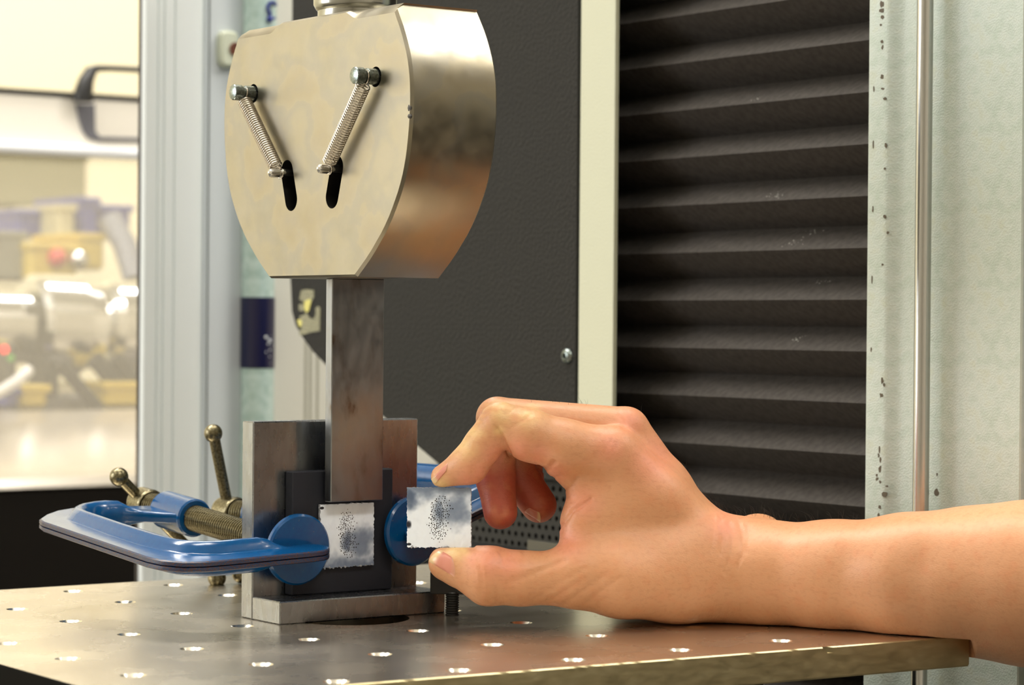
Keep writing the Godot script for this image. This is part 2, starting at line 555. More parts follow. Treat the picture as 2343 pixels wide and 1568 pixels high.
	# skin
	M.skin = tri_map(with_tex(mat(Color(1, 1, 1), 1.0, 0.0, 0.5), noise_tex(71, 0.012, [[0.0, Color(0.95, 0.92, 0.90)], [0.5, Color(1, 1, 1)], [1.0, Color(1.0, 0.98, 0.97)]], 5), noise_tex(72, 0.03, [[0.0, grey(0.38)], [1.0, grey(0.52)]]), bump_tex(73, 0.035, 3), 0.005), Vector3(0.022, 0.014, 0.022))
	var cells := FastNoiseLite.new()
	cells.noise_type = FastNoiseLite.TYPE_CELLULAR
	cells.cellular_return_type = FastNoiseLite.RETURN_DISTANCE2_SUB
	cells.seed = 74
	cells.frequency = 0.055
	cells.fractal_octaves = 2
	var nt := NoiseTexture2D.new()
	nt.width = 512
	nt.height = 512
	nt.seamless = true
	nt.noise = cells
	nt.as_normal_map = true
	nt.bump_strength = 3.0
	M.skin.normal_enabled = true
	M.skin.normal_texture = nt
	M.skin.normal_scale = 0.2
	M.skin.vertex_color_use_as_albedo = true
	M.skin.subsurf_scatter_enabled = true
	M.skin.subsurf_scatter_strength = 0.06
	M.nail = mat(Color(0.86, 0.60, 0.52), 0.28)
	M.nail.vertex_color_use_as_albedo = true
	M.nail.albedo_color = Color(1, 1, 1)
	M.hair = mat(Color(0.07, 0.045, 0.03), 0.5)
	M.coupon = mat(Color(1, 1, 1), 0.38)
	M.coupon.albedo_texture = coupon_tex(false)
	M.coupon.heightmap_enabled = true
	M.coupon.heightmap_texture = bump_tex(81, 0.02, 4, 256)
	M.coupon.heightmap_scale = 0.01
	M.coupon_b = M.coupon.duplicate()
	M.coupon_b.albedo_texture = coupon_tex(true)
	M.burr = tri_map(with_tex(mat(Color(0.72, 0.73, 0.75), 0.5), noise_tex(82, 0.06, [[0.0, Color(0.35, 0.36, 0.38)], [0.5, Color(0.9, 0.9, 0.9)], [1.0, Color(1, 1, 1)]], 3)), Vector3.ONE * 0.01)

# the whitish adhesive face of a coupon: grey areas, a cluster of dark pits, flaked patches
func coupon_tex(mirror: bool) -> ImageTexture:
	var n := 384
	var im := Image.create(n, n, false, Image.FORMAT_RGBA8)
	var a := FastNoiseLite.new()
	a.seed = 91
	a.frequency = 0.009
	a.fractal_octaves = 3
	var b := FastNoiseLite.new()
	b.seed = 92
	b.frequency = 0.03
	b.fractal_octaves = 3
	for y in n:
		for x in n:
			var u := float(x) / n
			var v := float(y) / n
			if mirror:
				v = 1.0 - v
			var w := a.get_noise_2d(x, y) * 0.10
			# greyer along the top, reaching down at the left corner and right of the middle
			var grey_mix := smoothstep(0.30, 0.0, v + w) * 0.75
			grey_mix = maxf(grey_mix, smoothstep(0.20, 0.03, Vector2(u - 0.05, (v - 0.14) * 0.6).length() + w * 0.6) * 0.95)
			grey_mix = maxf(grey_mix, smoothstep(0.36, 0.08, Vector2((u - 0.76), (v - 0.36) * 0.85).length() + w) * 0.70)
			grey_mix = maxf(grey_mix, smoothstep(0.22, 0.02, Vector2((u - 0.50) * 1.3, (v - 0.40) * 0.75).length() + w * 0.6) * 0.8)
			grey_mix += b.get_noise_2d(x * 0.6, y * 0.35) * 0.05
			grey_mix = clampf(grey_mix, 0.0, 1.0)
			var c := Color(0.925, 0.955, 0.995).lerp(Color(0.30, 0.36, 0.46), grey_mix)
			if u < 0.07 and absf(v - 0.62) < 0.07:
				c = c.lerp(Color(0.12, 0.13, 0.17), smoothstep(0.07, 0.02, Vector2(u - 0.02, (v - 0.62) * 0.8).length()))
			if Vector2((u - 0.03) * 0.6, v - 0.95).length() < 0.022:
				c = Color(0.12, 0.12, 0.15)
			im.set_pixel(x, y, c)
	var r := RandomNumberGenerator.new()
	r.seed = 17
	var placed := []
	for i in 900:
		var side := 0.0 if i % 2 == 0 else 1.0
		var q := Vector2(0.50 + r.randfn(0.0, 0.062) + (0.02 if side < 0.5 else -0.015), (0.36 if side < 0.5 else 0.66) + r.randfn(0.0, 0.085))
		var ok := true
		for p in placed:
			if (p - q).length() < 0.0235:
				ok = false
				break
		if not ok:
			continue
		placed.append(q)
		if mirror:
			q.y = 1.0 - q.y
		var rr := r.randf_range(1.9, 3.9)
		var c2 := Vector2(q.x * n, q.y * n)
		var stretch := r.randf_range(0.6, 1.0)
		for yy in range(-4, 5):
			for xx in range(-4, 5):
				var d := Vector2(xx * 1.0, yy * stretch).length()
				var px := int(c2.x) + xx
				var py := int(c2.y) + yy
				if d < rr and px >= 0 and py >= 0 and px < n and py < n:
					im.set_pixel(px, py, Color(0.04, 0.045, 0.07))
	return ImageTexture.create_from_image(im)

# ---------------------------------------------------------------- the room
func on_x(u: float, v: float, x: float) -> Vector3:
	var r := at(u, v, 1.0) - CAM
	return CAM + r * ((x - CAM.x) / r.x)

func on_z(u: float, v: float, z: float) -> Vector3:
	var r := at(u, v, 1.0) - CAM
	return CAM + r * ((z - CAM.z) / r.z)

func bm(a: Vector3, b: Vector3, bev := 0.001) -> Soup:
	return box((a + b) / 2, (b - a).abs() / 2, bev)

func room() -> void:
	var A := ROOM_A
	var B := ROOM_B
	var t := 0.12
	struct("floor", bm(Vector3(A.x, A.y - t, A.z), Vector3(B.x, A.y, B.z)), M.floor, "grey laboratory floor below the testing machine", "floor")
	struct("ceiling", bm(Vector3(A.x, B.y, A.z), Vector3(B.x, B.y + t, B.z)), M.ceiling, "white ceiling above the testing machine", "ceiling")
	struct("wall_back", bm(Vector3(A.x - t, A.y - t, A.z - t), Vector3(B.x + t, B.y + t, A.z)), M.wall, "pale yellow back wall behind the lathe", "wall")
	struct("wall_front", bm(Vector3(A.x - t, A.y - t, B.z), Vector3(B.x + t, B.y + t, B.z + t)), M.wall_white, "white wall behind the camera", "wall")
	struct("wall_right", bm(Vector3(B.x, A.y, A.z), Vector3(B.x + t, B.y, B.z)), M.wall_white, "white wall behind the testing machine column", "wall")
	var s := Soup.new()
	var z0 := WIN.x - WIN.z / 2
	var z1 := WIN.x + WIN.z / 2
	var y0 := WIN.y - WIN.w / 2
	var y1 := WIN.y + WIN.w / 2
	s.add(bm(Vector3(A.x - t, A.y, A.z), Vector3(A.x, B.y, z0)))
	s.add(bm(Vector3(A.x - t, A.y, z1), Vector3(A.x, B.y, B.z)))
	s.add(bm(Vector3(A.x - t, A.y, z0), Vector3(A.x, y0, z1)))
	s.add(bm(Vector3(A.x - t, y1, z0), Vector3(A.x, B.y, z1)))
	struct("wall_left", s, M.wall_white, "white wall with the daylit window", "wall")
	var w := Node3D.new()
	w.name = "window_1"
	w.set_meta("kind", "structure")
	tag(w, "frosted daylit window in the white left wall", "window")
	add_child(w)
	for k in 2:
		put("pane", bm(Vector3(A.x - 0.02, y0, lerpf(z0, z1, k / 2.0) + 0.02), Vector3(A.x - 0.01, y1, lerpf(z0, z1, (k + 1) / 2.0) - 0.02)), M.window, w)
	var f := Soup.new()
	for zz in [z0, WIN.x, z1]:
		f.add(bm(Vector3(A.x - 0.05, y0, zz - 0.025), Vector3(A.x + 0.005, y1, zz + 0.025)))
	for yy in [y0, y1]:
		f.add(bm(Vector3(A.x - 0.05, yy - 0.02, z0), Vector3(A.x + 0.004, yy + 0.02, z1)))
	put("window_frame", f, M.frame, w)
	# added unseen dark box for the operator's dark clothes, mirrored in the steel parts
	var ic := thing("added_dark_box", "added unseen dark box standing in for the operator, mirrored in the steel", "cabinet", Vector3(0.85, A.y, 1.05))
	put("body", box(Vector3(0, 0.66, 0), Vector3(0.36, 0.66, 0.30), 0.01), mat(Color(0.12, 0.115, 0.11), 0.6), ic)
	put("door", box(Vector3(-0.36, 0.62, 0), Vector3(0.008, 0.56, 0.27), 0.003), mat(Color(0.13, 0.125, 0.12), 0.6), ic)  # door and handle only dress the added box
	put("handle", box(Vector3(-0.378, 0.7, 0.2), Vector3(0.008, 0.06, 0.008), 0.003), M.rail, ic)
	var over := ["left of the guard enclosure", "behind the camera", "nearest to the window", "over the added dark box", "over the lathe", "right above the drilled table"]
	for i in PANELS.size():
		var p: Vector4 = PANELS[i]
		var c := thing("ceiling_light", "long white fluorescent ceiling panel " + over[i], "ceiling light", Vector3(p.x, B.y, p.y), "ceiling lights")
		c.rotation_degrees.y = p.w
		put("housing", box(Vector3(0, -0.006, 0), Vector3(PANEL.x / 2 + 0.03, 0.006, PANEL.y / 2 + 0.03), 0.002), M.frame, c)
		put("diffuser", box(Vector3(0, -0.016, 0), Vector3(PANEL.x / 2, 0.004, PANEL.y / 2), 0.001), M.light, c)

# ---------------------------------------------------------------- the machine's column
func zy(poly: Array, x: float) -> PackedVector3Array:
	var r := PackedVector3Array()
	for p in poly:
		r.append(mm(x, p.y, p.x))
	return r

# an outline in the z-y plane (millimetres), drawn out from x0 to x1
func slab_x(poly: Array, x0: float, x1: float, bev := 0.6) -> Soup:
	var q := PackedVector2Array()
	for p in poly:
		q.append(Vector2(p.x, p.y) * 0.001)
	# local x = world z, local y = world y, local z = world -x
	var s := prism(q, (x1 - x0) * 0.001, bev * 0.001, Transform3D(Basis(Vector3(0, 0, 1), Vector3(0, 1, 0), Vector3(-1, 0, 0)), mm(x1, 0, 0)))
	return s

# an outline in the x-z plane (millimetres), drawn up from y0 to y1
func slab_y(poly: Array, y0: float, y1: float, bev := 0.4) -> Soup:
	var q := PackedVector2Array()
	for p in poly:
		q.append(Vector2(p.x, -p.y) * 0.001)
	return prism(q, (y1 - y0) * 0.001, bev * 0.001, Transform3D(Basis(Vector3(1, 0, 0), Vector3(0, 0, -1), Vector3(0, 1, 0)), mm(0, y0, 0)))

func column() -> void:
	# black crosshead plate with a sloping lower left edge
	var c := thing("crosshead_cover", "large matt black crosshead cover plate behind the round grip", "cover", mm(270, 0, -430))
	var off := mm(-270, 0, 430)
	var edge := [Vector2(-566.5, 420), Vector2(-566, 145), Vector2(-564, 126), Vector2(-559.5, 117.5), Vector2(-552, 110.6), Vector2(-540, 102.5), Vector2(-526.4, 95.4), Vector2(-522, 94), Vector2(-517, 91), Vector2(-500, 83), Vector2(-426.8, 51), Vector2(-405.5, 42), Vector2(-396, 40), Vector2(-287, 40), Vector2(-286.4, 41), Vector2(-286.4, 420)]
	var body := slab_x(edge, 270, 286, 1.0)
	shift(body, off)
	put("plate", body, M.plate, c, 20)
	var back := [Vector2(-576, 420), Vector2(-575, 140), Vector2(-571, 124), Vector2(-563, 113), Vector2(-552, 104), Vector2(-526, 89), Vector2(-426, 45), Vector2(-312, 45), Vector2(-312, 420)]
	var hb := slab_x(back, 286, 340, 5.0)
	shift(hb, off)
	put("housing", hb, M.bluegrey, c, 50)
	# worn remains of a foil label
	var q := func(p: Vector2) -> Vector2:
		var w := on_x(540 + p.x / 4.125, 600 + p.y / 4.125, 0.27)
		return Vector2(w.z, w.y) * 1000.0
	for poly in [[[620, 265], [670, 258], [735, 265], [738, 330], [716, 372], [700, 400], [650, 372], [640, 380], [600, 350], [610, 300]], [[595, 398], [640, 392], [646, 440], [640, 465], [600, 460]], [[600, 512], [650, 495], [665, 470], [690, 520], [740, 542], [755, 480], [752, 440], [770, 415], [795, 430], [793, 650], [700, 665], [605, 695], [598, 655], [622, 620], [612, 560]]]:
		var pts := []
		for p in poly:
			pts.append(q.call(Vector2(p[0], p[1])))
		var s := slab_x(pts, 269.75, 270.0, 0.05)
		shift(s, off)
		put("label_remnant", s, M.foil, c)
	for poly in [[[648, 372], [700, 345], [712, 372], [690, 460], [664, 476], [648, 440]], [[580, 545], [612, 540], [628, 575], [612, 612], [596, 605]]]:
		var pts := []
		for p in poly:
			pts.append(q.call(Vector2(p[0], p[1])))
		var s := slab_x(pts, 269.68, 269.95, 0.05)
		shift(s, off)
		put("label_remnant", s, M.foil_y, c)
	# button-head screw
	var sc := Transform3D(Basis(Vector3(0, 1, 0), Vector3(-1, 0, 0), Vector3(0, 0, 1)), mm(270, 104.1, -293.8) + off)
	var scr := put("screw", lathe([Vector2(0, 0), Vector2(0.0040, 0), Vector2(0.0040, 0.0004), Vector2(0.0036, 0.0013), Vector2(0.0028, 0.0019), Vector2(0.0017, 0.0022), Vector2(0.0015, 0.0021), Vector2(0.0015, 0.0008), Vector2(0, 0.0008)], sc, 24), M.zinc, c)
	scr.set_meta("label", "shiny button head screw on the black plate")
	# perforated grey sheet under the plate
	var pf := thing("perforated_panel", "dark grey perforated metal sheet seen between the fingers", "panel", mm(280, 20, -340))
	var ol := PackedVector2Array([Vector2(-410, 2), Vector2(-283, 2), Vector2(-283, 44), Vector2(-410, 44)])
	var holes := []
	var xs := []
	var ys := []
	for j in 8:
		ys.append(5.0 + j * 5.1)
		for i in 19:
			holes.append(circle(Vector2(-398.0 + i * 5.9 + (2.95 if j % 2 else 0.0), 5.0 + j * 5.1), 1.45, 10))
	for i in 38:
		xs.append(-398.0 + i * 2.95)
	var s := Soup.new()
	for tr in holed(ol, holes, xs, ys):
		var a := mm(278, tr[0].y, tr[0].x)
		var b := mm(278, tr[1].y, tr[1].x)
		var d := mm(278, tr[2].y, tr[2].x)
		if (b - a).cross(d - a).x > 0.0:
			s.tri(a, d, b)
		else:
			s.tri(a, b, d)
	for h in holes:
		for k in h.size():
			var a: Vector2 = h[k]
			var b: Vector2 = h[(k + 1) % h.size()]
			s.quad(mm(278, a.y, a.x), mm(278, b.y, b.x), mm(279.5, b.y, b.x), mm(279.5, a.y, a.x))
	shift(s, mm(-280, -20, 340))
	put("sheet", s, mat(Color(0.20, 0.195, 0.18), 0.6, 0.0, 0.25), pf)
	put("backing", shift(bx(284, 286, 2, 44, -410, -287.5), mm(-280, -20, 340)), M.pit, pf)
	put("ledge", shift(bx(258, 284, -2, 3, -420, -270, 0.6), mm(-280, -20, 340)), mat(Color(0.05, 0.05, 0.05), 0.45), pf)
	var cl := Soup.new()
	cl.add(bx(262, 263, 4.2, 10.0, -316, -280, 0.2))
	cl.add(bx(254, 263, 3.2, 4.2, -320, -280, 0.2))
	put("angle_clip", shift(cl, mm(-280, -20, 340)), mat(Color(0.33, 0.32, 0.29), 0.4, 0.8), pf)
	# cream strip left of the bellows
	tag(put("column_post", slab_y([Vector2(270, -284.6), Vector2(270, -257.8), Vector2(270.4, -257.2), Vector2(272.5, -257.2), Vector2(272.5, -284.6)], -200, 420, 0.5), M.strip), "narrow cream painted post between black plate and bellows", "post")
	# bellows: separate pleats
	var be := thing("bellows", "black pleated bellows covering the machine column", "bellows", mm(300, 100, -175))
	for k in range(-4, 15):
		var yr := 248.7 - 23.26 * k
		var zs := 5.0 * sin(k * 2.3)
		var pl := [Vector2(309, 11.0), Vector2(303, 7.5), Vector2(296.5, 3.2), Vector2(292.6, 0.55), Vector2(292.0, 0.0), Vector2(292.5, -0.45), Vector2(300, -6.4), Vector2(309, -12.26), Vector2(312, -12.26), Vector2(312, 11.0)]
		var q2 := PackedVector2Array()
		for p in pl:
			q2.append(Vector2(p.x, p.y) * 0.001)
		var sp := prism(q2, 0.238, 0.0002, Transform3D(Basis(Vector3(1, 0, 0), Vector3(0, 1, 0), Vector3(0, 0, 1)), mm(0, yr, -310)))
		shift(sp, mm(-300, -100, 175))
		put("pleat", sp, M.rubber, be, 25)
	# chalky smudges on four pleats: thin flakes lying on the slopes
	var sm := Soup.new()
	var rs := RandomNumberGenerator.new()
	rs.seed = 8
	for e in [[1775, 446, 16, 7, 16], [1818, 556, 14, 8, 16], [1836, 530, 16, 16, 14], [1850, 640, 26, 10, 18], [1815, 774, 10, 6, 12], [1620, 1050, 20, 5, 8], [1740, 226, 14, 5, 6]]:
		for i in e[4]:
			var w := on_x(e[0] + rs.randfn(0.0, e[2] * 0.6), e[1] + rs.randfn(0.0, e[3] * 0.6), 0.2965)
			var fr := fposmod((w.y * 1000.0 - 248.7) / 23.26, 1.0) * 23.26
			if fr > 10.0:
				continue
			var xs2 := 0.2918 + 0.0155 * fr / 11.0
			var q2 := Vector3(xs2, w.y, w.z)
			sm.add(lathe([Vector2(0, 0), Vector2(1, 0), Vector2(0.7, 0.2), Vector2(0, 0.25)], axis_xf(q2, Vector3(-0.59, 0.81, 0)).scaled_local(Vector3.ONE * rs.randf_range(0.00012, 0.00042)), 6))
	put("chalk_flakes", shift(sm, mm(-300, -100, 175)), mat(Color(0.62, 0.62, 0.58), 0.8), be).set_meta("kind", "stuff")
	# cream column edge and panel on the right, with its guide rod
	var pr := [Vector2(268.2, -77), Vector2(268.0, -76), Vector2(268.0, -67.0), Vector2(268.6, -65.0), Vector2(270.2, -62.6), Vector2(271.4, -60.0), Vector2(271.8, -57.0), Vector2(271.8, 8.4), Vector2(272.4, 9.0), Vector2(330, 9.0), Vector2(330, -77)]
	var cp := thing("column_panel", "pale grey green textured column panel beside the guide rod", "panel", mm(270, 0, -30))
	put("panel", shift(slab_y(pr, -260, 420, 0.5), mm(-270, 0, 30)), M.panel, cp, 30)
	var chips := Soup.new()
	var cr := RandomNumberGenerator.new()
	cr.seed = 5
	for e in [[2018, 10, 5, 9], [2017, 24, 6, 7], [2019, 40, 4, 6], [2015, 57, 3, 4], [2018, 96, 4, 5], [2019, 108, 3, 6], [2018, 176, 5, 6], [2020, 203, 5, 3], [2024, 226, 4, 4], [2038, 214, 4, 4], [2026, 333, 3, 6], [2024, 386, 3, 3], [2024, 496, 4, 6], [2031, 532, 4, 4], [2040, 588, 3, 4], [2019, 606, 3, 3], [2034, 640, 4, 4], [2018, 872, 3, 9], [2016, 905, 4, 6], [2022, 880, 2, 5], [2012, 1030, 3, 10], [2014, 1052, 3, 8], [2010, 1042, 2, 6], [2013, 1074, 4, 10], [2006, 1088, 3, 5], [2007, 1096, 4, 5], [2014, 1103, 3, 4], [2024, 1132, 7, 7], [2029, 1113, 4, 3], [2013, 1161, 4, 6], [2010, 1178, 4, 5], [1999, 205, 2, 8], [1998, 330, 2, 12], [1997, 480, 2, 9], [1995, 640, 2, 10], [1993, 800, 2, 7], [2143, 1127, 7, 9], [2144, 1086, 2, 5]]:
		var xx := 0.2679 if e[0] < 2032 else (0.2706 if e[0] < 2046 else 0.2717)
		var ring := PackedVector3Array()
		var ring2 := PackedVector3Array()
		for k in 9:
			var a := -TAU * k / 9
			var rr := cr.randf_range(0.55, 1.1)
			var w := on_x(e[0] + cos(a) * e[2] * rr, e[1] + sin(a) * e[3] * rr, xx)
			ring2.append(w)
			ring.append(w + Vector3(0.0002, 0, 0))
		var lo := loft([ring, ring2])
		chips.add(orient(lo))
	put("paint_chips", shift(chips, mm(-270, 0, 30)), M.chip, cp).set_meta("kind", "stuff")
	tag(put("guide_rod", rod(mm(263.2, -260, -38.6), mm(263.2, 420, -38.6), 0.00345, 40), M.rail), "polished steel guide rod standing before the pale panel", "rod")
	tag(put("side_cabinet", bx(278, 330, -17, 420, 10.5, 40, 1.0), M.bluegrey), "blue grey cabinet side at the right edge of the picture", "cabinet")
	tag(put("cabinet_base", bx(281, 330, -260, -19, 10.5, 40, 1.0), mat(Color(0.46, 0.44, 0.40), 0.5)), "brownish grey cabinet plinth below the blue grey side", "plinth")
	tag(put("column_core", bx(313, 339, -260, 420, -311, -78, 0.5), M.black), "black column body hidden behind the bellows", "column")

func shift(s: Soup, o: Vector3) -> Soup:
	for i in s.v.size():
		s.v[i] += o
	return s

func orient(s: Soup) -> Soup:
	var vol := 0.0
	var o := s.v[0]
	for t in s.v.size() / 3:
		vol += (s.v[t * 3] - o).dot((s.v[t * 3 + 1] - o).cross(s.v[t * 3 + 2] - o))
	if vol < 0.0:
		for t in s.v.size() / 3:
			var k := s.v[t * 3 + 1]
			s.v[t * 3 + 1] = s.v[t * 3 + 2]
			s.v[t * 3 + 2] = k
	return s

# ---------------------------------------------------------------- light enclosure profiles behind
func enclosure() -> void:
	# grooved post
	var z := -660.0
	var pr := [Vector2(222.0, z - 6), Vector2(222.0, z - 1.2), Vector2(223.2, z)]
	for g in [231.6, 235.8, 243.2]:
		pr.append_array([Vector2(g - 0.9, z), Vector2(g - 0.4, z - 1.6), Vector2(g + 0.4, z - 1.6), Vector2(g + 0.9, z)])
	pr.append_array([Vector2(257, z), Vector2(262, z - 1.2), Vector2(265.5, z - 4.5), Vector2(266.4, z - 9)])
	var gp := thing("guard_post", "off white grooved aluminium post of the guard enclosure", "post", mm(244, 0, z - 25))
	put("profile", shift(slab_y(pr, -420, 520, 0.3), -gp.position), M.profile, gp, 30)
	put("gasket", shift(bx(221.2, 221.9, -420, 520, z - 6, z - 3, 0.2), -gp.position), mat(Color(0.16, 0.13, 0.10), 0.6), gp)
	var dp := thing("guard_door", "cool grey guard door strip beside the grooved post", "door", mm(280, 0, z - 20))
	put("panel", shift(bx(272.6, 300, -420, 520, z - 30, z - 10, 0.6), -dp.position), M.profile_cool, dp)
	put("seal_lip", shift(bx(268.3, 271.0, -420, 520, z - 30, z - 8, 0.6), -dp.position), M.profile_cool, dp)
	put("joint", shift(bx(266.6, 268.3, -420, 520, z - 30, z - 9, 0.2), -dp.position), M.groove, dp)
	put("joint", shift(bx(271.0, 272.5, -420, 520, z - 30, z - 9, 0.2), -dp.position), M.groove, dp)
	var la := thing("door_latch", "rounded cream latch with a rust coloured socket", "latch", mm(284.5, 291, z - 12))
	var lp := PackedVector2Array()
	for k in 28:
		var a := TAU * k / 28
		lp.append(Vector2(signf(cos(a)) * pow(absf(cos(a)), 0.5) * 0.0068, signf(sin(a)) * pow(absf(sin(a)), 0.5) * 0.0115))
	put("body", prism(lp, 0.008, 0.0016, Transform3D(Basis(), Vector3.ZERO)), mat(Color(0.78, 0.80, 0.72), 0.4), la)
	put("socket", lathe([Vector2(0, 0.0079), Vector2(0.0031, 0.0079), Vector2(0.0042, 0.0090), Vector2(0.0030, 0.0092), Vector2(0.0026, 0.0084), Vector2(0, 0.0084)], Transform3D(Basis(Vector3(1, 0, 0), Vector3(0, 0, 1), Vector3(0, -1, 0)), Vector3(0.003, 0, 0)), 24), M.orange, la)
	# tube with navy label
	var tu := thing("sleeve_tube", "pale green plastic tube with a navy blue band", "tube", mm(305.5, 0, z - 4))
	put("tube", shift(rod(mm(305.5, -420, z - 4), mm(305.5, 520, z - 4), 0.0106, 36), -tu.position), M.tube, tu)
	put("band", shift(lathe([Vector2(0.0106, 0.0906), Vector2(0.0109, 0.0908), Vector2(0.0109, 0.1352), Vector2(0.0106, 0.1354)], Transform3D(Basis(), mm(305.5, 0, z - 4)), 36), -tu.position), M.navy, tu)
	var worn := Soup.new()
	var wr := RandomNumberGenerator.new()
	wr.seed = 3
	for e in [[618, 745, 2], [609, 772, 9], [618, 780, 11], [614, 787, 7], [619, 801, 6], [609, 806, 5], [618, 816, 5], [621, 832, 4], [624, 790, 5], [612, 764, 3], [621, 770, 4], [616, 795, 3]]:
		var ang: float = asin(clampf((on_z(e[0], e[1], -0.653).x - 0.3055) / 0.011, -0.95, 0.95))
		var y := on_z(e[0], e[1], -0.653).y
		worn.add(ball(mm(305.5, 0, z - 4) + Vector3(sin(ang) * 0.0105, y, cos(ang) * 0.0105), e[2] * 0.00013, Vector3.UP, 8))
	put("worn_spots", shift(worn, -tu.position), mat(Color(0.80, 0.82, 0.84), 0.5), tu).set_meta("kind", "stuff")
	# cream panel with rails to the right of the tube
	var gl := thing("guard_wall", "cream guard panel with two rail grooves behind the bar", "panel", mm(370, 100, z - 20))
	var pq := [Vector2(317, z - 40), Vector2(317, z - 8)]
	for g in [343.6, 347.2, 352.5]:
		pq.append_array([Vector2(g - 1.1, z - 8), Vector2(g - 0.5, z - 10.5), Vector2(g + 0.5, z - 10.5), Vector2(g + 1.1, z - 8)])
	pq.append_array([Vector2(520, z - 8), Vector2(520, z - 40)])
	put("panel", shift(slab_y(pq, 25.2, 520, 0.5), -gl.position), mat(Color(0.88, 0.875, 0.83), 0.4), gl, 30)
	put("sill", shift(bx(316, 520, -420, 24.6, z - 40, z - 14, 0.6), -gl.position), M.darkp, gl)
	# blue marker strokes on the tube's backing
	var mk := PackedVector3Array()
	for p in [[632, 13], [626, 5], [618, 6], [613, 14], [613, 22], [618, 30], [618, 38], [617, 44]]:
		mk.append(on_z(p[0], p[1], -0.6525))
	var ms := sweep(mk, 0.0011, 8)
	ms.add(ball(on_z(617, 44, -0.6525), 0.0021, Vector3.UP, 12))
	ms.add(sweep(PackedVector3Array([on_z(617, 44, -0.6525), on_z(630, 41, -0.6525)]), 0.0009, 6))
	put("marker_stroke", shift(ms, -tu.position), M.ink, tu)

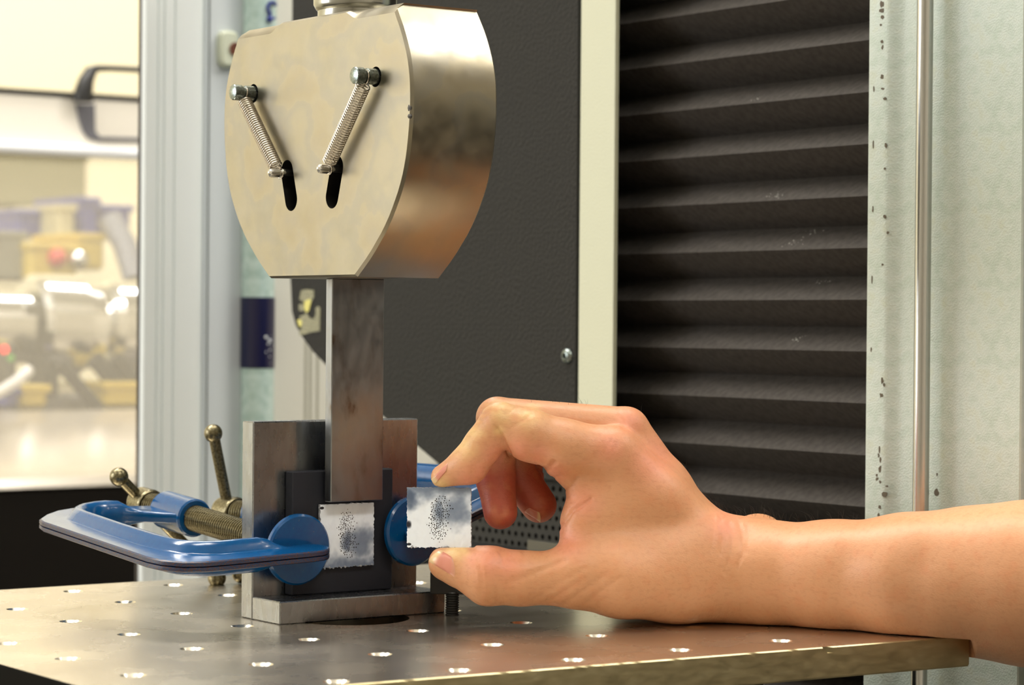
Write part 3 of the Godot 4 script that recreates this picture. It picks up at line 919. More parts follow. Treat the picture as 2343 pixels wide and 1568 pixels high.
# ---------------------------------------------------------------- lathe in the far left corner (out of focus)
func lathe_corner() -> void:
	var fx := func(u: float, v: float, z: float) -> Vector3: return on_z(u, v, z)
	var la := thing("lathe", "small chrome lathe behind a white hood on a black cabinet", "lathe", Vector3(0.6, -1.0, -1.55))
	var o := -la.position
	put("cabinet", shift(bm(Vector3(0.30, -1.0, -2.0), Vector3(1.1, -0.034, -1.40), 0.004), o), mat(Color(0.08, 0.07, 0.06), 0.5, 0.0, 0.2), la)
	put("drawer_front", shift(bm(Vector3(0.31, -0.36, -1.405), Vector3(1.09, -0.14, -1.392), 0.003), o), mat(Color(0.09, 0.08, 0.07), 0.45, 0.0, 0.2), la)
	# sloping chip tray
	var tr := PackedVector2Array([Vector2(0, 0), Vector2(0.003, 0.008), Vector2(0.13, 0.061), Vector2(0.14, 0.065), Vector2(0.14, 0.0)])
	put("chip_tray", shift(prism(tr, 0.78, 0.001, Transform3D(Basis(Vector3(0, 0, -1), Vector3(0, 1, 0), Vector3(1, 0, 0)), Vector3(0.31, -0.034, -1.397))), o), M.tray, la)
	var zc := -1.62
	var c0: Vector3 = fx.call(75, 745, zc)
	var cy := c0.y
	var ax := func(u: float) -> Vector3:
		var p: Vector3 = fx.call(u, 745, zc)
		return Vector3(p.x, cy, zc)
	put("chuck", shift(lathe([Vector2(0, 0), Vector2(0.046, 0), Vector2(0.052, 0.006), Vector2(0.052, 0.05), Vector2(0.046, 0.054), Vector2(0.044, 0.07), Vector2(0, 0.07)], axis_xf(ax.call(62), Vector3.RIGHT), 40), o), M.chrome, la)
	for k in 3:
		var a := TAU * k / 3 + 0.5
		put("chuck_jaw", shift(box(ax.call(55) + Vector3(-0.002, sin(a) * 0.03, cos(a) * 0.03), Vector3(0.012, 0.008, 0.008), 0.001), o), M.dark_steel, la)
	put("spindle", shift(lathe([Vector2(0, 0), Vector2(0.028, 0), Vector2(0.028, 0.10), Vector2(0.022, 0.10), Vector2(0.022, 0.2), Vector2(0, 0.2)], axis_xf(ax.call(120), Vector3.RIGHT), 36), o), M.chrome, la)
	put("tailstock", shift(lathe([Vector2(0, 0), Vector2(0.040, 0), Vector2(0.047, 0.008), Vector2(0.047, 0.12), Vector2(0, 0.12)], axis_xf(ax.call(228), Vector3.RIGHT), 36), o), M.chrome, la)
	put("headstock", shift(lathe([Vector2(0, 0), Vector2(0.036, 0), Vector2(0.036, 0.12), Vector2(0, 0.12)], axis_xf(ax.call(-210), Vector3.RIGHT), 36), o), M.chrome, la)
	put("bed", shift(bm(Vector3(0.36, 0.02, -1.70), Vector3(1.0, cy - 0.07, -1.56), 0.003), o), M.greyp, la)
	for e in [[235, 300, 870, 960], [285, 345, 860, 960]]:
		var p0: Vector3 = fx.call(e[0] - 20, 820, -1.555)
		var p1: Vector3 = fx.call(e[1] - 20, 900, -1.555)
		put("strut", shift(sweep(PackedVector3Array([p0, p1]), 0.009, 10), o), M.darkp, la)
	put("carriage_arm", shift(sweep(PackedVector3Array([fx.call(135, 830, -1.545), fx.call(225, 935, -1.545)]), 0.007, 10), o), M.darkp, la)
	put("motor_block", shift(bm(fx.call(58, 905, -1.60), fx.call(108, 815, -1.58) + Vector3(0, 0, 0.03), 0.004), o), M.darkp, la)
	# the hood: glossy white sheet with a chrome rail, dark trim and a black handle
	var hood := PackedVector2Array()
	var y0: float = fx.call(160, 338, -1.40).y
	var y1: float = fx.call(160, 222, -1.42).y
	put("hood", shift(bm(Vector3(0.36, y0, -1.425), Vector3(1.05, y1, -1.415), 0.002), o), M.cover, la)
	put("hood_window", shift(bm(Vector3(0.36, -0.02, -1.4145), Vector3(1.05, y0 - 0.008, -1.4115), 0.0005), o), M.plexi, la)
	put("hood_rail", shift(rod(Vector3(0.36, y0 - 0.002, -1.41), Vector3(1.05, y0 - 0.002, -1.41), 0.0058, 24), o), mat(Color(0.93, 0.94, 0.96), 0.2), la)
	put("hood_trim", shift(bm(Vector3(0.36, y1, -1.428), Vector3(1.05, y1 + 0.004, -1.412), 0.0008), o), M.darkp, la)
	var hp := PackedVector3Array()
	for p in [[190, 232], [191, 210], [197, 185], [208, 164], [222, 156], [250, 156], [330, 160], [380, 162]]:
		hp.append(fx.call(p[0], p[1], -1.40))
	put("handle", shift(sweep(hp, PackedFloat32Array([0.0095, 0.009, 0.0075, 0.006, 0.0035, 0.003, 0.003, 0.003]), 12), o), mat(Color(0.03, 0.03, 0.032), 0.35), la)
	var pl := PackedVector2Array()
	for p in [[174, 238], [180, 270], [190, 300], [202, 316], [222, 322], [340, 324], [340, 316], [228, 313], [218, 300], [217, 238]]:
		var w: Vector3 = fx.call(p[0], p[1], -1.413)
		pl.append(Vector2(w.x, w.y))
	put("handle_reflection", shift(prism(pl, 0.003, 0.0005, Transform3D(Basis(), Vector3(0, 0, -1.415))), o), mat(Color(0.42, 0.42, 0.45), 0.25), la)  # grey shape put in as the handle's reflection in the hood
	# control pod with lamps and hose
	put("control_pod", shift(bm(fx.call(-60, 880, -1.60), fx.call(40, 785, -1.52), 0.008), o), mat(Color(0.12, 0.115, 0.08), 0.5), la)
	put("lamp_red", shift(ball(fx.call(10, 800, -1.514), 0.0040, Vector3.BACK, 16), o), M.red, la)
	put("lamp_green", shift(ball(fx.call(25, 820, -1.514), 0.0034, Vector3.BACK, 16), o), M.green, la)
	put("hose", shift(sweep(PackedVector3Array([fx.call(-40, 915, -1.50), fx.call(0, 897, -1.50), fx.call(40, 872, -1.505), fx.call(66, 848, -1.515)]), 0.0055, 12), o), M.hose, la)
	# crates and parts on the rack behind
	var rk := thing("storage_rack", "pale storage rack behind the lathe", "rack", Vector3(0.75, -1.0, -2.1))
	for yy in [[655, 648], [892, 880]]:
		var a: Vector3 = fx.call(-60, yy[0], -1.95)
		var b: Vector3 = fx.call(420, yy[1], -1.95)
		put("shelf_board", shift(bm(Vector3(0.5, a.y - 0.008, -2.25), Vector3(1.35, a.y, -1.93), 0.001), -rk.position), mat(Color(0.68, 0.64, 0.52), 0.5), rk)
	put("upright", shift(bm(Vector3(0.5, -1.0, -2.25), Vector3(0.53, 0.36, -2.22), 0.001), -rk.position), M.olive, rk)
	var list := [
		["tool_crate", "yellow crate with a red knob on the rack behind the lathe", 68, 178, 568, 645, -1.90, M.yellow, "crate"],
		["tool_crate", "yellow crate right of the red knobbed crate on the rack", 182, 240, 545, 620, -1.90, M.yellow, "crate"],
		["storage_bin", "dark blue bin on the rack, left of the pale grey box", 40, 130, 492, 545, -2.05, M.bin, "bin"],
		["storage_bin", "blue bin standing tallest on the rack behind the lathe", 182, 225, 462, 548, -2.02, M.bin, "bin"],
		["storage_bin", "blue bin at the right end of the rack beside the post", 228, 300, 480, 540, -2.04, M.bin, "bin"],
		["grey_box", "pale grey box between the blue bins on the rack", 135, 172, 478, 548, -2.00, mat(Color(0.66, 0.63, 0.50), 0.5), "box"],
		["olive_case", "olive grey case at the left end of the rack", -40, 58, 540, 642, -1.92, M.olive, "case"],
		["wall_cabinet", "long olive cabinet on the wall above the rack", -60, 200, 362, 470, -2.45, mat(Color(0.50, 0.48, 0.34), 0.6), "cabinet"],
		["parts_tray", "yellow parts tray under the right end of the lathe", 240, 345, 884, 936, -1.545, M.yellow, "tray"],
		["parts_tray", "small yellow parts tray under the lathe chuck", 48, 110, 892, 938, -1.545, M.yellow, "tray"],
		["parts_tray", "small blue parts tray below the white hose", 8, 44, 898, 938, -1.545, M.bin, "tray"],
	]
	for e in list:
		var a: Vector3 = fx.call(e[2], e[5], e[6])
		var b: Vector3 = fx.call(e[3], e[4], e[6])
		var dep := 0.045 if e[6] > -1.6 else 0.12
		var c := Vector3((a.x + b.x) / 2, a.y + 0.001, e[6] - dep / 2)
		var h := Vector3((b.x - a.x) / 2, (b.y - a.y) / 2, dep / 2)
		var n := thing(e[0], e[1], e[8], c)
		put("body", box(Vector3(0, h.y, 0), h, 0.004), e[7], n)
		put("rim", box(Vector3(0, h.y * 2.0, 0), Vector3(h.x + 0.003, 0.004, h.z + 0.003), 0.0015), e[7], n)
		if e[1].begins_with("yellow crate with"):
			put("knob", ball(Vector3(0.002, h.y * 1.35, h.z + 0.004), 0.011, Vector3.BACK, 16), mat(Color(0.7, 0.12, 0.10), 0.4), n)
			put("lamp", ball(Vector3(0.028, h.y * 1.3, h.z + 0.004), 0.012, Vector3.BACK, 16), M.chrome, n)
	tag(put("robot_arm", sweep(PackedVector3Array([fx.call(250, 500, -1.9), fx.call(285, 560, -1.88), fx.call(310, 640, -1.86)]), 0.014, 14), mat(Color(0.42, 0.43, 0.46), 0.4)), "grey slanting hose arm beside the blue bins", "arm")

# ---------------------------------------------------------------- the drilled table
func table() -> void:
	var t := thing("bolster_table", "drilled ground steel machine table with a chipped brassy edge", "table", mm(50, -12, -150))
	var o := -t.position
	var outer := PackedVector2Array([Vector2(-127.6, 1.9), Vector2(223.5, 27.7), Vector2(223.5, -321.5), Vector2(-123.5, -323.0)])
	var holes := []
	var cs := []
	for i in range(-2, 5):
		for j in range(0, 7):
			if i == 1 and j == 3:
				continue
			var c := Vector2(i * 50.0, -j * 50.0)
			cs.append(c)
			holes.append(circle(c, 4.7, 28))
	holes.append(circle(Vector2(50, -150), 24.5, 64))
	var xs := []
	var ys := []
	for i in range(-2, 5):
		xs.append(i * 50.0)
	for j in range(0, 7):
		ys.append(-j * 50.0)
	var s := Soup.new()
	var inset := PackedVector2Array()
	var cen := Vector2(50, -150)
	for p in outer:
		inset.append(p + (cen - p).normalized() * 0.5)
	for tr in holed(inset, holes, xs, ys):
		var a := mm(tr[0].x, 0, tr[0].y)
		var b := mm(tr[1].x, 0, tr[1].y)
		var d := mm(tr[2].x, 0, tr[2].y)
		if (b - a).cross(d - a).y < 0.0:
			s.tri(a, d, b)
		else:
			s.tri(a, b, d)
	# big centre bore
	var cb := circle(Vector2(50, -150), 24.5, 64)
	for k in 64:
		var a: Vector2 = cb[k]
		var b: Vector2 = cb[(k + 1) % 64]
		s.quad(mm(a.x, 0, a.y), mm(b.x, 0, b.y), mm(b.x, -11.5, b.y), mm(a.x, -11.5, a.y))
	put("top_plate", shift(s, o), M.table, t, 20)
	put("bore_floor", shift(lathe([Vector2(0, 0), Vector2(0.0245, 0), Vector2(0.0245, 0.0004), Vector2(0, 0.0004)], Transform3D(Basis(), mm(50, -11.8, -150)), 48), o), M.pit, t)
	# edge band round the plate: small nicks along the arris
	var band := Soup.new()
	var nick := RandomNumberGenerator.new()
	nick.seed = 12
	for e in 4:
		var a := outer[e]
		var b := outer[(e + 1) % 4]
		var ia := inset[e]
		var ib := inset[(e + 1) % 4]
		var n := 150 if e == 0 else 8
		var prev := []
		for k in n + 1:
			var f := float(k) / n
			var p := a.lerp(b, f)
			var q := ia.lerp(ib, f)
			var dent := 0.0
			if e == 0 and nick.randf() < 0.08:
				dent = nick.randf_range(0.05, 0.25)
			if e == 0 and absf(f - 0.80) < 0.006:
				dent = 1.5
			var row := [mm(q.x, 0, q.y), mm(lerpf(p.x, q.x, dent), -0.5 - dent * 1.1, lerpf(p.y, q.y, dent)), mm(p.x, -2.4, p.y), mm(p.x, -11.2, p.y), mm(q.x, -12, q.y)]
			if k > 0:
				for m in 4:
					band.quad(prev[m], prev[m + 1], row[m + 1], row[m])
			prev = row
	# left side coloured black: the reflection of dark surroundings, painted in
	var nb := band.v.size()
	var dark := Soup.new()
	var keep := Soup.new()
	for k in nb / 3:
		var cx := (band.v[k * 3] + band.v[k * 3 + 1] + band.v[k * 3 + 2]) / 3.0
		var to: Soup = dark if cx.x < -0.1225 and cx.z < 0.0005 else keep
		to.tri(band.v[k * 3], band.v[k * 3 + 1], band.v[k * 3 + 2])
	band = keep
	var bot := PackedVector3Array()
	for p in inset:
		bot.append(mm(p.x, -12, p.y))
	cap(band, bot, false)
	put("edge_band", shift(band, o), M.table_edge, t, 25)
	put("dark_reflection_side", shift(dark, o), M.black, t, 25)
	var sl: Soup = lathe([Vector2(0.0030, -0.0118), Vector2(0.0047, -0.0118), Vector2(0.0047, 0.0), Vector2(0.0046, 0.0), Vector2(0.0034, -0.0012), Vector2(0.0030, -0.0016), Vector2(0.0034, -0.0021), Vector2(0.0030, -0.0026), Vector2(0.0034, -0.0031), Vector2(0.0030, -0.0036), Vector2(0.0034, -0.0041), Vector2(0.0030, -0.0046), Vector2(0.0030, -0.0117), Vector2(0.0030, -0.0118)], Transform3D(), 28)
	var sm := sl.commit(30)
	for c in cs:
		var h := put("threaded_hole", sm, M.sleeve, t)
		h.position = mm(c.x, 0, c.y) + o
	tag(put("table_base", bx(-112, 168, -260, -12.6, -305, -28, 2), mat(Color(0.012, 0.012, 0.012), 0.6)), "black machine base carrying the drilled table", "base")

# ---------------------------------------------------------------- bracket, block, coupon, clamps
func bracket_group() -> void:
	var b := thing("angle_bracket", "ground steel angle bracket standing on the drilled table", "bracket", mm(54, 0, -160))
	var o := -b.position
	put("base_plate", shift(bx(13.9, 93.6, 0.05, 9.2, -166.3, -144.5, 0.45), o), M.bracket, b)
	put("back_plate", shift(bx(13.9, 94.0, 0.05, 80.0, -175.4, -166.4, 0.5), o), M.bracket, b)
	tag(put("backing_block", bx(29, 77.7, 9.3, 59.7, -166.3, -160.5, 0.5), M.block), "dark grey slab clamped against the upright of the bracket", "block")
	# toe clamp and stud
	var tb := at(1042, 1331, 1.041)
	var fx := Vector3(cam_r.x, 0, cam_r.z).normalized()
	tag(put("toe_block", box(tb, mm(10.2, 4.6, 7.5), 0.0004, Basis(fx, Vector3.UP, fx.cross(Vector3.UP))), mat(Color(0.14, 0.135, 0.13), 0.5, 0.0, 0.35)), "black toe clamp block on the stud below the thumb", "block")
	var pr := [Vector2(0, 0), Vector2(0.0023, 0)]
	var y := 0.0
	while y < 0.0095:
		pr.append(Vector2(0.0029, y + 0.0004))
		pr.append(Vector2(0.0024, y + 0.0009))
		y += 0.001
	pr.append(Vector2(0, 0.0102))
	tag(put("threaded_stud", lathe(pr, Transform3D(Basis(), mm(91.3, -0.2, -136.1)), 28), M.stud, self, 20), "dark threaded stud standing on the table beside the bracket base", "stud")
	# coupon on the block
	var g := thing("coupon", "whitish spotted square coupon stuck on the dark slab under the bar", "coupon", mm(54, 33, -159.8), "metal coupons")
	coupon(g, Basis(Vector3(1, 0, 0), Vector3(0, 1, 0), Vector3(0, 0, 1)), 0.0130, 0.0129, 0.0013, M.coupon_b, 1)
	# clamps
	g_clamp(mm(29.3, 28.6, -158.3), Vector3(-cos(0.035), -sin(0.035), 0), deg_to_rad(4.5), 0.0, "blue painted steel clamp with its arm stretching to the left", Vector3(0.73, -0.68, 0.0), 18.0, 53.0)
	var d1 := on_z(938, 1215, -0.1583)
	g_clamp(d1, Vector3(cos(0.32), sin(0.32), 0), 0.0, deg_to_rad(-5.5), "blue clamp on the right, mostly hidden behind the held coupon", Vector3(-0.235, 0.97, 0.05), 37.0, 30.0)

# one pressed steel clamp: d centre of the anvil disc on the block, ep along the throat, tilt of the screw
func g_clamp(d: Vector3, ep: Vector3, tilt: float, yaw: float, label: String, hdir: Vector3, up_mm: float, down_mm: float) -> void:
	var eq := Vector3(sin(yaw) * cos(tilt), sin(tilt), -cos(yaw) * cos(tilt))
	ep = (ep - eq * ep.dot(eq)).normalized()
	var n := ep.cross(eq).normalized()
	if n.y < 0.0:
		n = -n
	var t := thing("g_clamp", label, "clamp", d)
	var P := func(p: float, q: float, h: float) -> Vector3: return (ep * p + eq * q + n * h) * 0.001
	var st := [[-7.5, -12.5, -7.5, -8.0, 0.0], [-7.0, -14.8, -7.0, -5.5, 0.0], [-5.2, -17.2, -5.2, -3.0, 0.0], [-2.0, -18.9, -2.0, -0.8, 0.0], [3.0, -19.5, 3.0, 0.0, 0.0], [8.0, -19.6, 8.0, 0.4, 0.03], [13.0, -19.6, 12.0, 0.4, 0.35], [17.0, -19.6, 16.0, 0.4, 0.8], [22.0, -19.6, 20.5, 0.4, 1.0], [42.0, -19.6, 37.0, 0.4, 1.0], [52.0, -18.9, 42.0, 1.6, 1.0], [60.0, -15.6, 45.6, 5.0, 1.0], [65.2, -8.2, 47.6, 9.6, 1.0], [67.0, 1.0, 48.2, 15.0, 1.0], [67.0, 20.0, 48.2, 25.0, 1.0], [67.0, 50.0, 48.2, 50.0, 1.0], [67.0, 94.0, 48.2, 82.0, 1.0], [65.2, 101.0, 47.6, 88.0, 1.0], [58.0, 110.0, 45.4, 93.6, 1.0], [49.0, 117.6, 41.4, 98.2, 1.0], [41.0, 120.6, 36.4, 100.4, 1.0], [34.0, 121.2, 32.0, 100.8, 1.0], [27.0, 120.4, 26.4, 100.6, 0.9], [22.0, 118.6, 22.0, 99.0, 0.4], [17.0, 115.8, 17.6, 96.0, 0.04], [11.0, 112.4, 11.5, 89.6, 0.0], [7.0, 111.6, 7.0, 84.6, 0.0], [-8.0, 111.0, -8.0, 84.0, 0.0]]
	var rings := []
	for s in st:
		var O := Vector2(s[0], s[1])
		var I := Vector2(s[2], s[3])
		var L := (O - I).length()
		var dir := (O - I) / L
		var k := minf(1.0, L / 13.0)
		var B: float = 4.9 * s[4]
		var top := [[0.0, 1.3], [0.4 * k, 1.9 + 0.22 * B], [1.5 * k, 2.2 + 0.62 * B], [3.2 * k, 2.2 + 0.92 * B], [4.8 * k, 2.2 + B], [6.4 * k, 2.2 + 0.92 * B], [8.1 * k, 2.2 + 0.60 * B], [9.4 * k, 2.2 + 0.18 * B], [10.6 * k, 2.2 + 0.03 * B], [L - 0.7, 2.2], [L, 1.7], [L, 0.28], [L - 0.9, 0.0]]
		var ring := PackedVector3Array()
		for q in top:
			var c: Vector2 = I + dir * q[0]
			ring.append(P.call(c.x, c.y, q[1]))
		for m in range(top.size() - 2, -1, -1):
			var q: Array = top[m]
			var c: Vector2 = I + dir * q[0]
			ring.append(P.call(c.x, c.y, -q[1]))
		rings.append(ring)
	var body := Soup.new()
	var edge := Soup.new()
	var m: int = rings[0].size()
	for i in rings.size() - 1:
		for k in m:
			var k2 := (k + 1) % m
			(edge if k >= 9 and k <= 14 else body).quad(rings[i][k], rings[i][k2], rings[i + 1][k2], rings[i + 1][k])
	cap(body, rings[0], true)
	cap(body, rings[-1], false)
	var nb := body.v.size()
	body.add(edge)
	orient(body)
	edge.v = body.v.slice(nb)
	body.v = body.v.slice(0, nb)
	put("frame", body, M.blue, t, 45)
	put("frame_edge", edge, M.blue_edge, t, 45)
	var xf := func(q: float) -> Transform3D: return axis_xf(eq * (q * 0.001), eq)
	put("anvil_disc", lathe([Vector2(0, -0.0034), Vector2(0.0137, -0.0034), Vector2(0.0145, -0.0026), Vector2(0.0145, -0.0008), Vector2(0.0137, 0), Vector2(0, 0)], xf.call(0.0), 48), M.blue, t)
	put("nut_sleeve", lathe([Vector2(0.0058, 0), Vector2(0.0076, 0), Vector2(0.0083, 0.0008), Vector2(0.0083, 0.0262), Vector2(0.0076, 0.027), Vector2(0.0058, 0.027)], xf.call(84.0), 36), M.blue, t)
	var pr := [Vector2(0, 0.0), Vector2(0.005, 0.0)]
	var q := 0.0006
	while q < 0.104:
		pr.append(Vector2(0.0047, q))
		pr.append(Vector2(0.0057, q + 0.0005))
		pr.append(Vector2(0.0057, q + 0.0009))
		pr.append(Vector2(0.0047, q + 0.0014))
		q += 0.0018
	pr.append(Vector2(0.0047, 0.106))
	pr.append(Vector2(0, 0.106))
	put("screw", lathe(pr, xf.call(19.0), 32), M.brass, t, 25)
	put("swivel_pad", lathe([Vector2(0, 0), Vector2(0.0068, 0), Vector2(0.0076, 0.001), Vector2(0.0076, 0.004), Vector2(0.005, 0.0052), Vector2(0, 0.0052)], xf.call(18.2), 32), M.brass, t)
	put("hub", lathe([Vector2(0, 0), Vector2(0.0062, 0), Vector2(0.0069, 0.001), Vector2(0.0069, 0.010), Vector2(0.0062, 0.0122), Vector2(0.0045, 0.0138), Vector2(0, 0.0143)], xf.call(124.0), 32), M.brass, t)
	var c := eq * 0.131
	hdir = (hdir - eq * hdir.dot(eq)).normalized()
	var a := c - hdir * up_mm * 0.001 * (1.0 if hdir.y < 0.0 else -1.0)
	var e := c + hdir * down_mm * 0.001 * (1.0 if hdir.y < 0.0 else -1.0)
	var hn := put("handle", rod(a, e, 0.00255, 24), M.brass, t)
	for p in [a, e]:
		put("handle_end", ball(p, 0.0042, hdir, 24), M.brass, hn)

# a square coupon with a ragged rim, centred on its parent; face towards local z
func coupon(parent: Node3D, bs: Basis, hx: float, hy: float, th: float, m: Material, seed_: int) -> void:
	var n := 40
	var nz := FastNoiseLite.new()
	nz.seed = seed_
	nz.frequency = 0.22
	var r := RandomNumberGenerator.new()
	r.seed = seed_ + 40
	var P := func(i: int, j: int, z: float) -> Vector3:
		var u := float(i) / n * 2.0 - 1.0
		var v := float(j) / n * 2.0 - 1.0
		var x := u * hx
		var y := v * hy
		if i == 0 or i == n:
			x += nz.get_noise_2d(i * 3.0, j * 2.0) * 0.0006
		if j == 0 or j == n:
			y += nz.get_noise_2d(i * 2.0, j * 3.0 + 90.0) * 0.0006
		return bs * Vector3(x, y, z)
	var face := Soup.new()
	var rim := Soup.new()
	for i in n:
		for j in n:
			var pts := []
			for k in [[i, j], [i + 1, j], [i + 1, j + 1], [i, j + 1]]:
				pts.append([P.call(k[0], k[1], th + nz.get_noise_2d(k[0] * 0.8, k[1] * 0.8) * 0.00012), Vector2(float(k[0]) / n, 1.0 - float(k[1]) / n)])
			face.tri_uv(pts[0][0], pts[1][0], pts[2][0], pts[0][1], pts[1][1], pts[2][1])
			face.tri_uv(pts[0][0], pts[2][0], pts[3][0], pts[0][1], pts[2][1], pts[3][1])
	for k in n:
		var e := [[[k, 0], [k + 1, 0]], [[n, k], [n, k + 1]], [[n - k, n], [n - k - 1, n]], [[0, n - k], [0, n - k - 1]]]
		for s in e:
			var a0: Vector3 = P.call(s[0][0], s[0][1], th + nz.get_noise_2d(s[0][0] * 0.8, s[0][1] * 0.8) * 0.00012)
			var a1: Vector3 = P.call(s[1][0], s[1][1], th + nz.get_noise_2d(s[1][0] * 0.8, s[1][1] * 0.8) * 0.00012)
			rim.quad(P.call(s[0][0], s[0][1], 0.0), P.call(s[1][0], s[1][1], 0.0), a1, a0)
	rim.quad(P.call(0, 0, 0.0), P.call(0, n, 0.0), P.call(n, n, 0.0), P.call(n, 0, 0.0))
	put("face", face, m, parent, 60)
	put("rim", rim, M.burr, parent, 20)
	# squeezed-out burrs along the lower rim
	var bu := Soup.new()
	for k in 26:
		var x := lerpf(-hx, hx, r.randf())
		bu.add(ball(bs * Vector3(x, -hy + r.randfn(0.0, 0.0002), th * r.randf_range(0.5, 1.1)), r.randf_range(0.0002, 0.0005), Vector3(r.randf(), r.randf(), r.randf()), 7))
	put("burr", bu, M.burr, parent).set_meta("kind", "stuff")

# ---------------------------------------------------------------- grip and bar
func head_half(y: float) -> float:
	var t := [[138.5, 33.4], [143, 39.6], [147.4, 45.1], [155, 53.0], [162.5, 59.4], [173, 65.7], [182, 69.2], [190, 71.0], [200, 72.2], [208, 72.4], [216, 71.7], [224, 69.6], [233, 65.6], [241, 60.9], [245, 58.0]]
	for i in t.size() - 1:
		if y <= t[i + 1][0]:
			# smooth through the table
			var p0: Array = t[maxi(0, i - 1)]
			var p1: Array = t[i]
			var p2: Array = t[i + 1]
			var p3: Array = t[mini(t.size() - 1, i + 2)]
			return cubic_interpolate(p1[1], p2[1], p0[1], p3[1], clampf((y - p1[0]) / (p2[0] - p1[0]), 0.0, 1.0))
	return 58.0

